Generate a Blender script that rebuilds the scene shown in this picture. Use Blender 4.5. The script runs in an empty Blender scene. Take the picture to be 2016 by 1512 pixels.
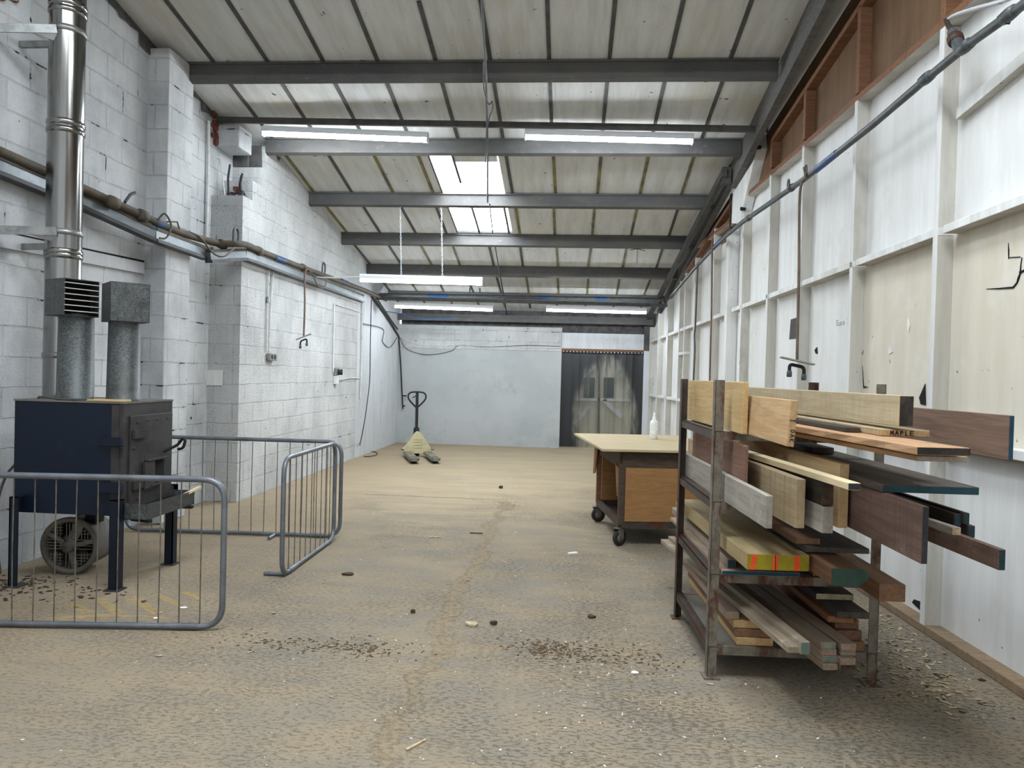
import bpy, bmesh, math, random
from mathutils import Vector as V, Matrix, noise
random.seed(7)
S = bpy.context.scene
COL = S.collection
R = math.radians

# ------------------------------------------------------------------ camera
F, H = 1420.0, 1.55                      # focal length in pixels of a 2016 px wide frame, eye height
_r = R(1.6)
_y = V((1120 - 1008, 756 - 740, F)).normalized()          # depth axis of the hall seen by the camera
_z = V((math.sin(_r), math.cos(_r), 0)); _z = (_z - _y * _z.dot(_y)).normalized()
_x = -_y.cross(_z)
MR = (_x, _y, _z)
def ray(px, py):
    c = V((px - 1008, 756 - py, F)); return V((_x.dot(c), _y.dot(c), _z.dot(c)))
EYE = V((0, 0, H))
def fl(px, py, z=0.0):                   # point of a horizontal level
    d = ray(px, py); return EYE + d * ((z - H) / d.z)
def ay(px, py, Y):                       # point of a cross plane
    d = ray(px, py); return EYE + d * (Y / d.y)
def ax(px, py, X):                       # point of a lengthwise plane
    d = ray(px, py); return EYE + d * (X / d.x)
def rw(px, py, off=0.0):                 # point of the right stud wall (off = distance into the room)
    d = ray(px, py); return EYE + d * ((2.50 - off) / (d.x + .0532 * d.y))
def rf(px, py, z0=4.065):                # point of the roof slope
    d = ray(px, py); return EYE + d * ((z0 + .195 * 9.86 - H) / (d.z + .195 * d.y))
def XF(Y): return 2.50 - .0532 * Y       # stud faces of the right wall
def XL(Y): return -3.745 + .006 * (Y - 8)   # thick left wall
XN = -4.12                               # thin left wall
def ZR(Y): return 4.065 - .195 * (Y - 9.86)  # underside of the roof sheets

cam = bpy.data.cameras.new('camera'); co = bpy.data.objects.new('camera', cam); COL.objects.link(co)
cam.sensor_width = 36; cam.lens = F / 2016 * 36; cam.clip_end = 200
cm = Matrix(((_x[0], _x[1], -_x[2], 0), (_y[0], _y[1], -_y[2], 0), (_z[0], _z[1], -_z[2], H), (0, 0, 0, 1)))
co.matrix_world = cm
S.camera = co
S.view_settings.view_transform = 'Standard'; S.view_settings.look = 'None'
S.view_settings.gamma = 1; S.view_settings.use_curve_mapping = False
S.view_settings.exposure = 1.14

# ------------------------------------------------------------------ materials
def lin(c):
    return tuple((v / 12.92 if v <= .04045 else ((v + .055) / 1.055) ** 2.4) for v in [k / 255 for k in c]) + (1,)
class N:
    def __init__(s, name):
        s.m = bpy.data.materials.new(name); s.m.use_nodes = True; s.t = s.m.node_tree; s.t.nodes.clear()
        s.out = s.n('ShaderNodeOutputMaterial')
    def n(s, kind, **k):
        o = s.t.nodes.new(kind)
        for a, b in k.items():
            if a[0] == 'i' and a[1:].isdigit(): s.put(o.inputs[int(a[1:])], b)
            else: setattr(o, a, b)
        return o
    def put(s, sock, v):
        if hasattr(v, 'is_output') or isinstance(v, bpy.types.NodeSocket): s.t.links.new(v, sock)
        else: sock.default_value = v
    def math(s, op, a, b=0.0, c=None, clamp=False):
        o = s.n('ShaderNodeMath', operation=op, use_clamp=clamp); s.put(o.inputs[0], a); s.put(o.inputs[1], b)
        if c is not None: s.put(o.inputs[2], c)
        return o.outputs[0]
    def ramp(s, v, a, b):                # smooth 0..1 between a and b
        o = s.n('ShaderNodeMapRange', interpolation_type='SMOOTHSTEP'); s.put(o.inputs[0], v)
        o.inputs[1].default_value = a; o.inputs[2].default_value = b; return o.outputs[0]
    def mix(s, f, a, b, mode='MIX'):
        o = s.n('ShaderNodeMix', data_type='RGBA', blend_type=mode); s.put(o.inputs[0], f); s.put(o.inputs[6], a); s.put(o.inputs[7], b)
        return o.outputs[2]
    def noise(s, vec, scale=5.0, detail=6.0, rough=.6, dist=0.0):
        o = s.n('ShaderNodeTexNoise'); s.put(o.inputs['Vector'], vec); o.inputs['Scale'].default_value = scale
        o.inputs['Detail'].default_value = detail; o.inputs['Roughness'].default_value = rough; o.inputs['Distortion'].default_value = dist
        return o.outputs[0]
    def scaled(s, vec, sc):
        o = s.n('ShaderNodeVectorMath', operation='MULTIPLY'); s.put(o.inputs[0], vec); o.inputs[1].default_value = sc; return o.outputs[0]
    def obj(s):
        tc = s.n('ShaderNodeTexCoord').outputs['Object']; r = s.n('ShaderNodeObjectInfo').outputs['Random']
        o = s.n('ShaderNodeVectorMath', operation='ADD'); s.put(o.inputs[0], tc)
        c = s.n('ShaderNodeCombineXYZ'); k = s.math('MULTIPLY', r, 37.0)
        for i in range(3): s.put(c.inputs[i], k)
        s.put(o.inputs[1], c.outputs[0]); return o.outputs[0]
    def pos(s):
        return s.n('ShaderNodeNewGeometry').outputs['Position']
    def sep(s, v):
        o = s.n('ShaderNodeSeparateXYZ'); s.put(o.inputs[0], v); return o.outputs
    def comb(s, x, y, z):
        o = s.n('ShaderNodeCombineXYZ'); s.put(o.inputs[0], x); s.put(o.inputs[1], y); s.put(o.inputs[2], z); return o.outputs[0]
    def bump(s, h, strength=.3, dist=.01):
        o = s.n('ShaderNodeBump'); o.inputs['Strength'].default_value = strength; o.inputs['Distance'].default_value = dist
        s.put(o.inputs['Height'], h); return o.outputs[0]
    def bsdf(s, col, rough=.7, metal=0.0, nrm=None, spec=.4, **k):
        o = s.n('ShaderNodeBsdfPrincipled'); s.put(o.inputs['Base Color'], col); s.put(o.inputs['Roughness'], rough); s.put(o.inputs['Metallic'], metal)
        o.inputs['Specular IOR Level'].default_value = spec
        if nrm is not None: s.put(o.inputs['Normal'], nrm)
        s.put(s.out.inputs[0], o.outputs[0]); return o

def plain(name, c1, c2=None, sc=6.0, rough=.7, metal=0.0, bump=.15, lo=.4, hi=.65, c3=None, lo3=.6, hi3=.7, sc3=14.0, spec=.4, stretch=(1, 1, 1)):
    n = N(name); p = n.scaled(n.obj(), stretch)
    a = n.noise(p, sc, 8, .65)
    col = n.mix(n.ramp(a, lo, hi), lin(c1), lin(c2 or c1))
    if c3: col = n.mix(n.ramp(n.noise(p, sc3, 6, .7), lo3, hi3), col, lin(c3))
    n.bsdf(col, rough, metal, n.bump(n.noise(p, sc * 6, 5), bump, .004) if bump else None, spec)
    return n.m

def wood(name, c1, c2, c3=None, grain=1.0, dirt=None, dlo=.55, dhi=.75, rough=.75, saw=.0):
    n = N(name); p = n.obj()
    g = n.noise(n.scaled(p, (1.1, 16, 16)), 2.2, 7, .62, .9)
    col = n.mix(n.ramp(g, .36, .66), lin(c1), lin(c2))
    f = n.noise(n.scaled(p, (3, 130, 130)), 1.5, 3, .5)
    col = n.mix(n.math('MULTIPLY', n.ramp(f, .45, .75), .45 * grain), col, lin(c3 or tuple(int(v * .62) for v in c1)))
    if saw:                              # band-saw marks across the face
        w = n.noise(n.scaled(p, (90, .7, .7)), 1.0, 3, .6)
        col = n.mix(n.math('MULTIPLY', n.ramp(w, .48, .62), saw), col, lin(tuple(int(v * .7) for v in c1)))
    if dirt: col = n.mix(n.ramp(n.noise(p, 5.5, 8, .7), dlo, dhi), col, lin(dirt))
    n.bsdf(col, rough, 0, n.bump(n.math('ADD', g, n.math('MULTIPLY', f, .6)), .25, .003), .3)
    return n.m

def emit(name, c, st):
    n = N(name); e = n.n('ShaderNodeEmission'); e.inputs[0].default_value = lin(c); e.inputs[1].default_value = st
    n.put(n.out.inputs[0], e.outputs[0]); return n.m

def block_wall(name, white, grey, rough_amt, crack=.66, bw=.45, bh=.225, pits=.0, mort=None):
    n = N(name); geo = n.n('ShaderNodeNewGeometry'); P = n.sep(geo.outputs['Position']); NN = n.sep(geo.outputs['Normal'])
    wob = n.math('MULTIPLY', n.math('SUBTRACT', n.noise(geo.outputs['Position'], 3.0, 2), .5), .03)
    along = n.mix(n.math('GREATER_THAN', n.math('ABSOLUTE', NN[0]), .5), n.comb(P[0], 0, 0), n.comb(P[1], 0, 0))
    u = n.sep(along)[0]
    vec = n.comb(n.math('ADD', u, wob), n.math('ADD', P[2], wob), 0)
    b = n.n('ShaderNodeTexBrick', offset=.5); n.put(b.inputs['Vector'], vec)
    b.inputs['Color1'].default_value = (0, 0, 0, 1); b.inputs['Color2'].default_value = (1, 1, 1, 1); b.inputs['Mortar'].default_value = (.5, .5, .5, 1)
    b.inputs['Scale'].default_value = 1; b.inputs['Mortar Size'].default_value = .008; b.inputs['Mortar Smooth'].default_value = .35
    b.inputs['Brick Width'].default_value = bw; b.inputs['Row Height'].default_value = bh
    tint = n.sep(b.outputs['Color'])[0]; mo = b.outputs['Fac']
    p3 = n.comb(u, P[2], n.math('ADD', P[0], P[1]))
    big = n.noise(p3, 1.3, 8, .62)
    col = n.mix(n.ramp(big, .35, .72), lin(white), lin(grey))
    col = n.mix(n.math('MULTIPLY', tint, .22), col, lin(grey))
    streak = n.noise(n.comb(n.math('MULTIPLY', u, 7.0), n.math('MULTIPLY', P[2], .5), 0), 1.6, 6, .65)
    col = n.mix(n.math('MULTIPLY', n.ramp(streak, .52, .8), .35), col, lin((176, 170, 158)))
    fine = n.noise(p3, 42, 5, .75)
    patch = n.ramp(n.noise(p3, 1.9, 4, .6), .44, .62)
    if pits: col = n.mix(n.math('MULTIPLY', n.math('MULTIPLY', n.ramp(fine, .52, .66), patch), pits), col, lin((120, 122, 118)))
    lines = n.math('MULTIPLY', n.ramp(mo, .3, .9), n.ramp(n.noise(p3, 2.2, 5, .65), .38, .66))
    col = n.mix(n.math('MULTIPLY', lines, .5), col, lin(mort or (150, 150, 148)))
    ck = n.math('MULTIPLY', n.ramp(mo, .6, 1.0), n.ramp(n.noise(p3, 2.6, 5, .7), crack - .06, crack))
    col = n.mix(ck, col, lin((34, 32, 30)))
    spots = n.ramp(n.noise(p3, 11, 3, .5), .735, .755)
    col = n.mix(spots, col, lin((44, 42, 40)))
    h = n.math('SUBTRACT', n.math('MULTIPLY', fine, rough_amt), n.math('MULTIPLY', mo, 1.0))
    n.bsdf(col, .82, 0, n.bump(h, .9, .016), .3)
    return n.m

def paint_board(name, c1, c2, c3, k3=.5):   # brushed white paint over boards, worn in vertical strokes
    n = N(name); geo = n.n('ShaderNodeNewGeometry'); P = n.sep(geo.outputs['Position'])
    q = n.comb(n.math('MULTIPLY', n.math('ADD', P[0], P[1]), 7), n.math('MULTIPLY', P[2], .7), 0)
    col = n.mix(n.ramp(n.noise(q, 1.1, 8, .65), .35, .7), lin(c1), lin(c2))
    col = n.mix(n.math('MULTIPLY', n.ramp(n.noise(geo.outputs['Position'], 1.7, 8, .65), .5, .7), k3), col, lin(c3))
    sp = n.ramp(n.noise(geo.outputs['Position'], 16, 3, .5), .72, .745)
    col = n.mix(n.math('MULTIPLY', sp, .8), col, lin((110, 104, 96)))
    n.bsdf(col, .75, 0, n.bump(n.noise(q, 6, 5), .12, .004), .3); return n.m

def steel(name, c1, c2, rust, lo=.52, hi=.66, rough=.6, metal=.35):
    n = N(name); p = n.obj()
    col = n.mix(n.ramp(n.noise(p, 9, 8, .7), .4, .62), lin(c1), lin(c2))
    col = n.mix(n.ramp(n.noise(n.scaled(p, (1, 1, .35)), 7, 8, .72), lo, hi), col, lin(rust))
    n.bsdf(col, rough, metal, n.bump(n.noise(p, 40, 4), .2, .003), .4); return n.m

def galv(name):
    n = N(name); p = n.obj()
    v = n.n('ShaderNodeTexVoronoi'); n.put(v.inputs['Vector'], p); v.inputs['Scale'].default_value = 120
    col = n.mix(v.outputs['Color'], lin((74, 78, 79)), lin((112, 116, 116)))
    g = n.sep(v.outputs['Color'])[0]
    col = n.mix(g, lin((66, 69, 70)), lin((104, 108, 108)))
    col = n.mix(n.ramp(n.noise(p, 4, 7, .7), .5, .75), col, lin((62, 61, 57)))
    n.bsdf(col, n.math('ADD', n.math('MULTIPLY', g, .2), .42), .55, n.bump(n.noise(p, 60, 3), .1, .002)); return n.m

M = {}
M['lw_near'] = block_wall('painted_blockwork', (214, 216, 217), (172, 175, 178), .7, .63, .45, .225, pits=.25)
M['lw_far'] = block_wall('rough_painted_blockwork', (228, 229, 228), (198, 200, 200), 1.8, .67, .45, .225, pits=.75)
M['back'] = plain('painted_back_wall', (176, 179, 179), (167, 171, 171), 1.1, .8, 0, .1, c3=(156, 160, 160), lo3=.5, hi3=.75, sc3=2.3)
M['side_board'] = paint_board('white_wall_board', (206, 209, 212), (190, 193, 196), (176, 178, 178), .4)
M['stud_paint'] = paint_board('whitewashed_stud', (226, 227, 226), (203, 203, 200), (188, 184, 174), .45)
M['stud_grey'] = paint_board('grey_beige_timber', (198, 195, 187), (178, 174, 164), (160, 154, 142), .6)
M['panel_white'] = paint_board('whitewashed_panel', (226, 227, 226), (214, 214, 212), (204, 201, 192), .5)
M['panel_beige'] = paint_board('bare_beige_panel', (206, 198, 180), (214, 208, 194), (222, 218, 208), .6)
M['door_paint'] = paint_board('door_paint', (186, 182, 168), (164, 160, 146), (130, 128, 118), .6)
M['lintel'] = paint_board('lintel_paint', (188, 189, 192), (178, 179, 182), (170, 170, 172), .3)
M['brown_ply'] = paint_board('brown_plywood', (118, 92, 68), (104, 78, 56), (92, 68, 50), .7)
M['brown_rail'] = wood('red_brown_timber', (116, 80, 58), (132, 96, 70), (86, 58, 42), .8)
M['purlin'] = plain('purlin_grey', (80, 80, 80), (94, 92, 89), 3, .65, .1, .1, c3=(110, 106, 98), lo3=.56, hi3=.75, stretch=(.5, 1, 1))
M['rafter'] = wood('weathered_rafter', (112, 110, 106), (90, 89, 87), (62, 62, 62), 1)
M['darkbar'] = plain('dark_steel_bar', (84, 82, 78), (64, 64, 64), 6, .6, .3, .1)
M['strip'] = plain('dark_cover_strip', (66, 68, 68), (82, 82, 80), 8, .7)
M['olive'] = plain('yellowed_cover_strip', (128, 118, 62), (104, 100, 74), 3, .7, c3=(80, 80, 74), lo3=.45, hi3=.6, sc3=2.2)
# roof sheets
n = N('roof_boards'); P3 = n.pos(); P = n.sep(P3)
col = n.mix(n.ramp(n.noise(n.scaled(P3, (6, .7, .7)), 1.6, 8, .65), .35, .7), lin((206, 207, 206)), lin((188, 188, 183)))
col = n.mix(n.math('MULTIPLY', n.ramp(n.noise(P3, 1.1, 6, .6), .48, .7), .6), col, lin((200, 192, 174)))
col = n.mix(n.math('MULTIPLY', n.ramp(n.noise(n.scaled(P3, (14, .4, .4)), 1.2, 4), .62, .78), .4), col, lin((158, 146, 124)))
col = n.mix(n.ramp(n.noise(P3, 9, 4, .6), .675, .72), col, lin((96, 92, 84)))
n.bsdf(col, .85, 0, n.bump(n.noise(P3, 14, 4), .12, .005), .3); M['roof'] = n.m

# dusty concrete floor with an eroded joint
n = N('dusty_concrete'); P3 = n.pos(); P = n.sep(P3)
fine = n.noise(n.scaled(P3, (17, 34, 1)), 1.9, 5, .72)
med = n.noise(n.scaled(P3, (1.2, 2.4, 1)), 1.4, 8, .65)
base = n.mix(n.ramp(med, .35, .68), lin((136, 128, 114)), lin((151, 136, 113)))
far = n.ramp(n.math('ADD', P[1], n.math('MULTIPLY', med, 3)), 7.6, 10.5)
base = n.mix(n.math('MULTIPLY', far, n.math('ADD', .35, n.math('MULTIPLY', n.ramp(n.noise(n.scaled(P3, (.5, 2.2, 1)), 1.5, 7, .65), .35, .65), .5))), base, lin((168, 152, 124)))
leftd = n.ramp(n.math('SUBTRACT', n.math('MULTIPLY', n.noise(P3, .9, 5), 2.4), P[0]), 2.6, 4.4)
base = n.mix(n.math('MULTIPLY', leftd, .55), base, lin((150, 133, 109)))
reg = n.ramp(n.math('ADD', n.noise(P3, .8, 4), n.math('MULTIPLY', P[1], -.035)), .12, .42)
reg2 = n.math('MULTIPLY', reg, n.ramp(n.math('ADD', P[0], n.math('MULTIPLY', n.noise(P3, 1.2, 4), 3.0)), -.6, 1.9), clamp=True)
reg2 = n.math('MAXIMUM', n.math('MULTIPLY', reg2, 1.0), n.math('MULTIPLY', reg, .62))
pock = n.math('MULTIPLY', n.ramp(n.math('ADD', fine, n.math('MULTIPLY', n.math('SUBTRACT', n.noise(P3, 1.7, 4), .5), .22)), .5, .62), n.math('ADD', n.math('MULTIPLY', reg2, .85), .15))
base = n.mix(n.math('MULTIPLY', pock, .78), base, lin((96, 89, 80)))
streak = n.noise(n.scaled(P3, (.8, 14, 1)), 1.3, 6, .6)
base = n.mix(n.math('MULTIPLY', n.ramp(streak, .5, .7), .35), base, lin((122, 116, 105)))
chips = n.ramp(n.noise(P3, 34, 2, .4), .755, .765)
base = n.mix(chips, base, lin((226, 220, 208)))
dk = n.ramp(n.noise(n.scaled(P3, (1, 1.8, 1)), 21, 3, .5), .735, .75)
base = n.mix(dk, base, lin((82, 70, 58)))
# joint: x drifts with depth
wig = n.math('MULTIPLY', n.math('SUBTRACT', n.noise(n.comb(P[1], 3.3, 0), 2.3, 5, .6), .5), .42)
jx = n.math('ADD', wig, -.72)
jd = n.math('ABSOLUTE', n.math('SUBTRACT', P[0], jx))
jw = n.math('ADD', n.math('MULTIPLY', n.ramp(n.noise(n.comb(P[1], P[0], 7.1), 2.6, 5, .65), .38, .66), .08), .010)
jm = n.math('LESS_THAN', n.math('ADD', jd, n.math('MULTIPLY', n.math('SUBTRACT', n.noise(P3, 26, 4), .5), .03)), jw)
jm = n.math('MULTIPLY', jm, n.math('LESS_THAN', P[1], 8.75))
base = n.mix(jm, base, n.mix(n.ramp(n.noise(P3, 30, 5), .4, .65), lin((148, 134, 111)), lin((126, 112, 91))))
edge = n.math('MULTIPLY', n.math('SUBTRACT', n.math('LESS_THAN', jd, n.math('ADD', jw, .016)), n.math('LESS_THAN', jd, jw)), n.math('LESS_THAN', P[1], 8.75))
base = n.mix(n.math('MULTIPLY', n.math('MAXIMUM', edge, 0), .35), base, lin((104, 92, 74)))
cj = n.math('ABSOLUTE', n.math('SUBTRACT', P[1], n.math('ADD', 8.78, n.math('MULTIPLY', n.noise(P3, 4, 4), .12))))
cm_ = n.math('MULTIPLY', n.math('LESS_THAN', cj, .016), n.math('MULTIPLY', n.math('LESS_THAN', P[0], -.7), n.math('GREATER_THAN', P[0], -2.5)))
base = n.mix(n.math('MULTIPLY', cm_, .75), base, lin((86, 76, 62)))
hh = n.math('SUBTRACT', n.math('MULTIPLY', fine, .8), n.math('ADD', n.math('MULTIPLY', jm, .5), n.math('MULTIPLY', pock, .78)))
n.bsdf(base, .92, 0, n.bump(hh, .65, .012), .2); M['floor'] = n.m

M['tube'] = emit('led_diffuser', (238, 247, 255), 43.0)
M['sky'] = emit('daylit_rooflight', (240, 248, 254), 12.0)
M['lamp_body'] = plain('lamp_white', (214, 218, 222), None, bump=0, rough=.4)
M['stainless'] = plain('stainless', (142, 142, 140), (124, 123, 119), 2, .2, 1.0, 0, stretch=(1, 1, .2))
M['galv'] = galv('galvanised_sheet')
M['galvbar'] = plain('galvanised_channel', (150, 152, 150), (120, 122, 120), 10, .4, .7, .1)
M['black'] = plain('matt_black', (26, 26, 28), (38, 37, 37), 10, .55, .2, .1)
M['void'] = plain('dark_inside', (10, 10, 11), None, bump=0, rough=.9)
M['louvre'] = plain('pale_louvre', (196, 192, 184), None, bump=0, rough=.5)
M['blue'] = plain('navy_paint', (11, 24, 42), (8, 17, 31), 2.2, .42, .1, .08, c3=(42, 40, 48), lo3=.58, hi3=.75, sc3=3.0)
M['soot'] = plain('sooty_plate', (66, 63, 64), (48, 46, 48), 4, .6, .3, .2, c3=(104, 99, 96), lo3=.6, hi3=.8, sc3=6)
M['barrier'] = plain('dull_galvanised_tube', (124, 130, 136), (104, 109, 115), 5, .42, .55, .08, c3=(92, 84, 72), lo3=.62, hi3=.8)
M['wire'] = plain('barrier_wire', (120, 116, 108), (96, 88, 78), 20, .5, .5, 0)
M['rack'] = steel('rusty_angle_iron', (126, 120, 108), (104, 95, 84), (88, 54, 38), .48, .6)
M['rackdark'] = steel('dark_angle_iron', (72, 64, 58), (58, 50, 46), (84, 48, 30), .5, .62)
M['shelf'] = plain('grey_shelf_sheet', (112, 108, 100), (92, 88, 80), 4, .7, .1, .15)
M['cream_plastic'] = plain('bottle_plastic', (232, 234, 234), None, bump=0, rough=.35)
M['label'] = plain('bottle_label', (242, 243, 240), (214, 214, 210), 30, .6, bump=0)
M['rubber'] = plain('black_rubber', (30, 30, 30), (40, 39, 37), 12, .7, 0, .1)
M['hub'] = plain('caster_hub', (120, 116, 108), (92, 88, 82), 12, .5, .4, .1)
M['ivory'] = plain('ivory_paint', (196, 188, 150), (178, 168, 130), 5, .5, .1, .1, c3=(120, 106, 80), lo3=.62, hi3=.75)
M['wornsteel'] = plain('worn_fork_steel', (138, 134, 122), (104, 100, 92), 9, .45, .6, .1)
M['pipe_grey'] = plain('grey_pipe', (86, 90, 92), (70, 74, 76), 8, .5, .2, .1, c3=(112, 104, 92), lo3=.6, hi3=.72)
M['pipe_brown'] = plain('dusty_brown_pipe', (88, 82, 72), (70, 67, 62), 5, .7, .1, .15, c3=(104, 86, 62), lo3=.5, hi3=.66, sc3=6)
M['trunking'] = plain('zinc_trunking', (128, 134, 138), (104, 110, 114), 4, .4, .6, .05, c3=(110, 104, 92), lo3=.58, hi3=.72, stretch=(1, .4, 1))
M['trunk_dark'] = plain('trunking_lip', (58, 60, 62), (74, 74, 74), 6, .5, .4, .05)
M['bluetape'] = plain('blue_tape', (34, 76, 124), (26, 62, 106), 20, .45, bump=0, c3=(150, 176, 200), lo3=.66, hi3=.7, sc3=60)
M['conduit'] = plain('white_conduit', (216, 217, 216), (196, 197, 195), 10, .5, bump=.05)
M['cable'] = plain('grey_cable', (84, 82, 80), (64, 62, 60), 10, .6, bump=0)
M['cableblack'] = plain('black_cable', (34, 33, 34), None, bump=0, rough=.5)
M['hose'] = plain('brown_hose', (92, 76, 64), (112, 94, 80), 8, .6, bump=.05)
M['brick'] = plain('exposed_red_brick', (124, 72, 56), (96, 52, 42), 14, .9, bump=.5, c3=(190, 170, 156), lo3=.58, hi3=.66)
M['cinder'] = plain('bare_grey_block', (92, 90, 90), (70, 69, 70), 9, .9, bump=.4)
M['rug'] = plain('poster_black', (36, 30, 32), (60, 48, 50), 14, .6, bump=0, c3=(180, 170, 170), lo3=.66, hi3=.7, sc3=30)
M['paper'] = plain('white_scrap', (238, 236, 230), (220, 216, 208), 20, .8, bump=.1)
M['bark'] = plain('dark_bark', (58, 46, 36), (84, 66, 48), 24, .9, bump=.4)
M['straw'] = plain('pale_chip', (186, 170, 138), (150, 128, 94), 24, .8, bump=.2)
M['dirtpile'] = plain('brown_litter', (112, 88, 60), (78, 60, 42), 30, .95, bump=.4)
M['ink'] = plain('marker_ink', (24, 22, 26), None, bump=0, rough=.6)
M['pencil'] = plain('pencil_mark', (150, 148, 146), None, bump=0, rough=.6)
# painted ends
for k, c, d in (('teal', (14, 62, 72), (10, 48, 58)), ('blueend', (10, 68, 92), (8, 56, 78)), ('deepteal', (22, 54, 60), (18, 42, 48)), ('blackend', (34, 36, 40), (50, 52, 56)),
                ('charred', (32, 28, 26), (64, 58, 50)), ('greenend', (44, 72, 60), (36, 60, 50)), ('greywax', (92, 112, 100), (136, 136, 122))):
    M[k] = plain('end_paint_' + k, c, d, 14, .6, bump=.25 if k == 'charred' else .1)
M['yellow'] = plain('end_paint_yellow', (160, 146, 20), (144, 130, 20), 10, .6, bump=.1, c3=(120, 100, 30), lo3=.66, hi3=.74)
M['orange'] = plain('fluorescent_stripe', (244, 92, 36), (228, 74, 30), 30, .6, bump=0)
# timbers
M['w_beech'] = wood('pale_beech', (196, 168, 120), (182, 150, 100), (150, 116, 72), .5, (150, 116, 74), .6, .8)
M['w_oak'] = wood('rough_oak', (192, 160, 118), (174, 138, 96), (140, 106, 70), .6, (148, 130, 106), .54, .72)
M['w_ash'] = wood('weathered_ash_beam', (182, 168, 138), (168, 152, 120), (142, 124, 92), .5, (150, 140, 122), .5, .75, saw=.25)
M['w_walnut'] = wood('walnut', (124, 100, 84), (104, 82, 70), (78, 60, 52), .9)
M['w_grey'] = wood('silvered_board', (158, 152, 142), (138, 132, 122), (108, 102, 94), .6, (172, 168, 158), .55, .7)
M['w_saw'] = wood('sawn_plank', (172, 154, 124), (158, 136, 102), (128, 108, 78), .5, (146, 134, 112), .52, .72, saw=.45)
M['w_pale'] = wood('clean_batten', (218, 202, 168), (202, 184, 146), (178, 152, 110), .5)
M['w_cream'] = wood('cream_board', (202, 176, 132), (188, 160, 116), (160, 128, 86), .5)
M['w_iroko'] = wood('brown_hardwood', (110, 88, 78), (92, 72, 64), (68, 54, 48), .8, (132, 106, 92), .56, .72, saw=.3)
M['w_dark'] = wood('dark_board', (66, 58, 52), (50, 44, 42), (36, 32, 32), .8)
M['w_darkpanel'] = wood('dark_wide_board', (86, 78, 70), (66, 60, 56), (48, 44, 42), .8, (118, 108, 94), .58, .76)
M['w_red'] = wood('red_brown_board', (128, 96, 80), (112, 82, 68), (88, 64, 54), .6)
M['w_wane'] = wood('orange_edged_board', (178, 142, 106), (160, 126, 96), (118, 90, 68), .8, (120, 112, 102), .56, .7)
M['w_hemlock'] = wood('honey_beam', (166, 148, 110), (152, 132, 94), (150, 122, 72), .4, (152, 134, 98), .55, .75, saw=.15)
M['w_lath'] = wood('dusty_lath', (152, 138, 120), (136, 122, 104), (102, 88, 76), .8, (170, 158, 140), .54, .7)
M['w_lath2'] = wood('pinkish_lath', (158, 138, 120), (140, 119, 102), (108, 88, 76), .8)
M['w_orange'] = wood('orange_board', (158, 112, 76), (140, 98, 66), (112, 68, 40), .7)
M['w_brown'] = wood('brown_stack_board', (138, 104, 78), (118, 88, 68), (88, 64, 50), .8)
M['w_honeylath'] = wood('golden_lath', (200, 168, 122), (182, 148, 102), (150, 108, 62), .6)
M['ply'] = wood('orange_plywood', (150, 112, 70), (138, 101, 62), (112, 80, 48), .5, (114, 88, 58), .6, .8)
M['ply_top'] = wood('pale_table_ply', (188, 173, 142), (174, 156, 122), (150, 130, 96), .5, (164, 152, 130), .55, .75)
M['apron'] = wood('dark_apron', (82, 66, 54), (64, 52, 44), (44, 36, 32), .7)
M['w_floordust'] = wood('dusty_kerb', (142, 122, 98), (122, 104, 84), (98, 82, 66), .5, (160, 138, 108), .5, .7)

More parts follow.
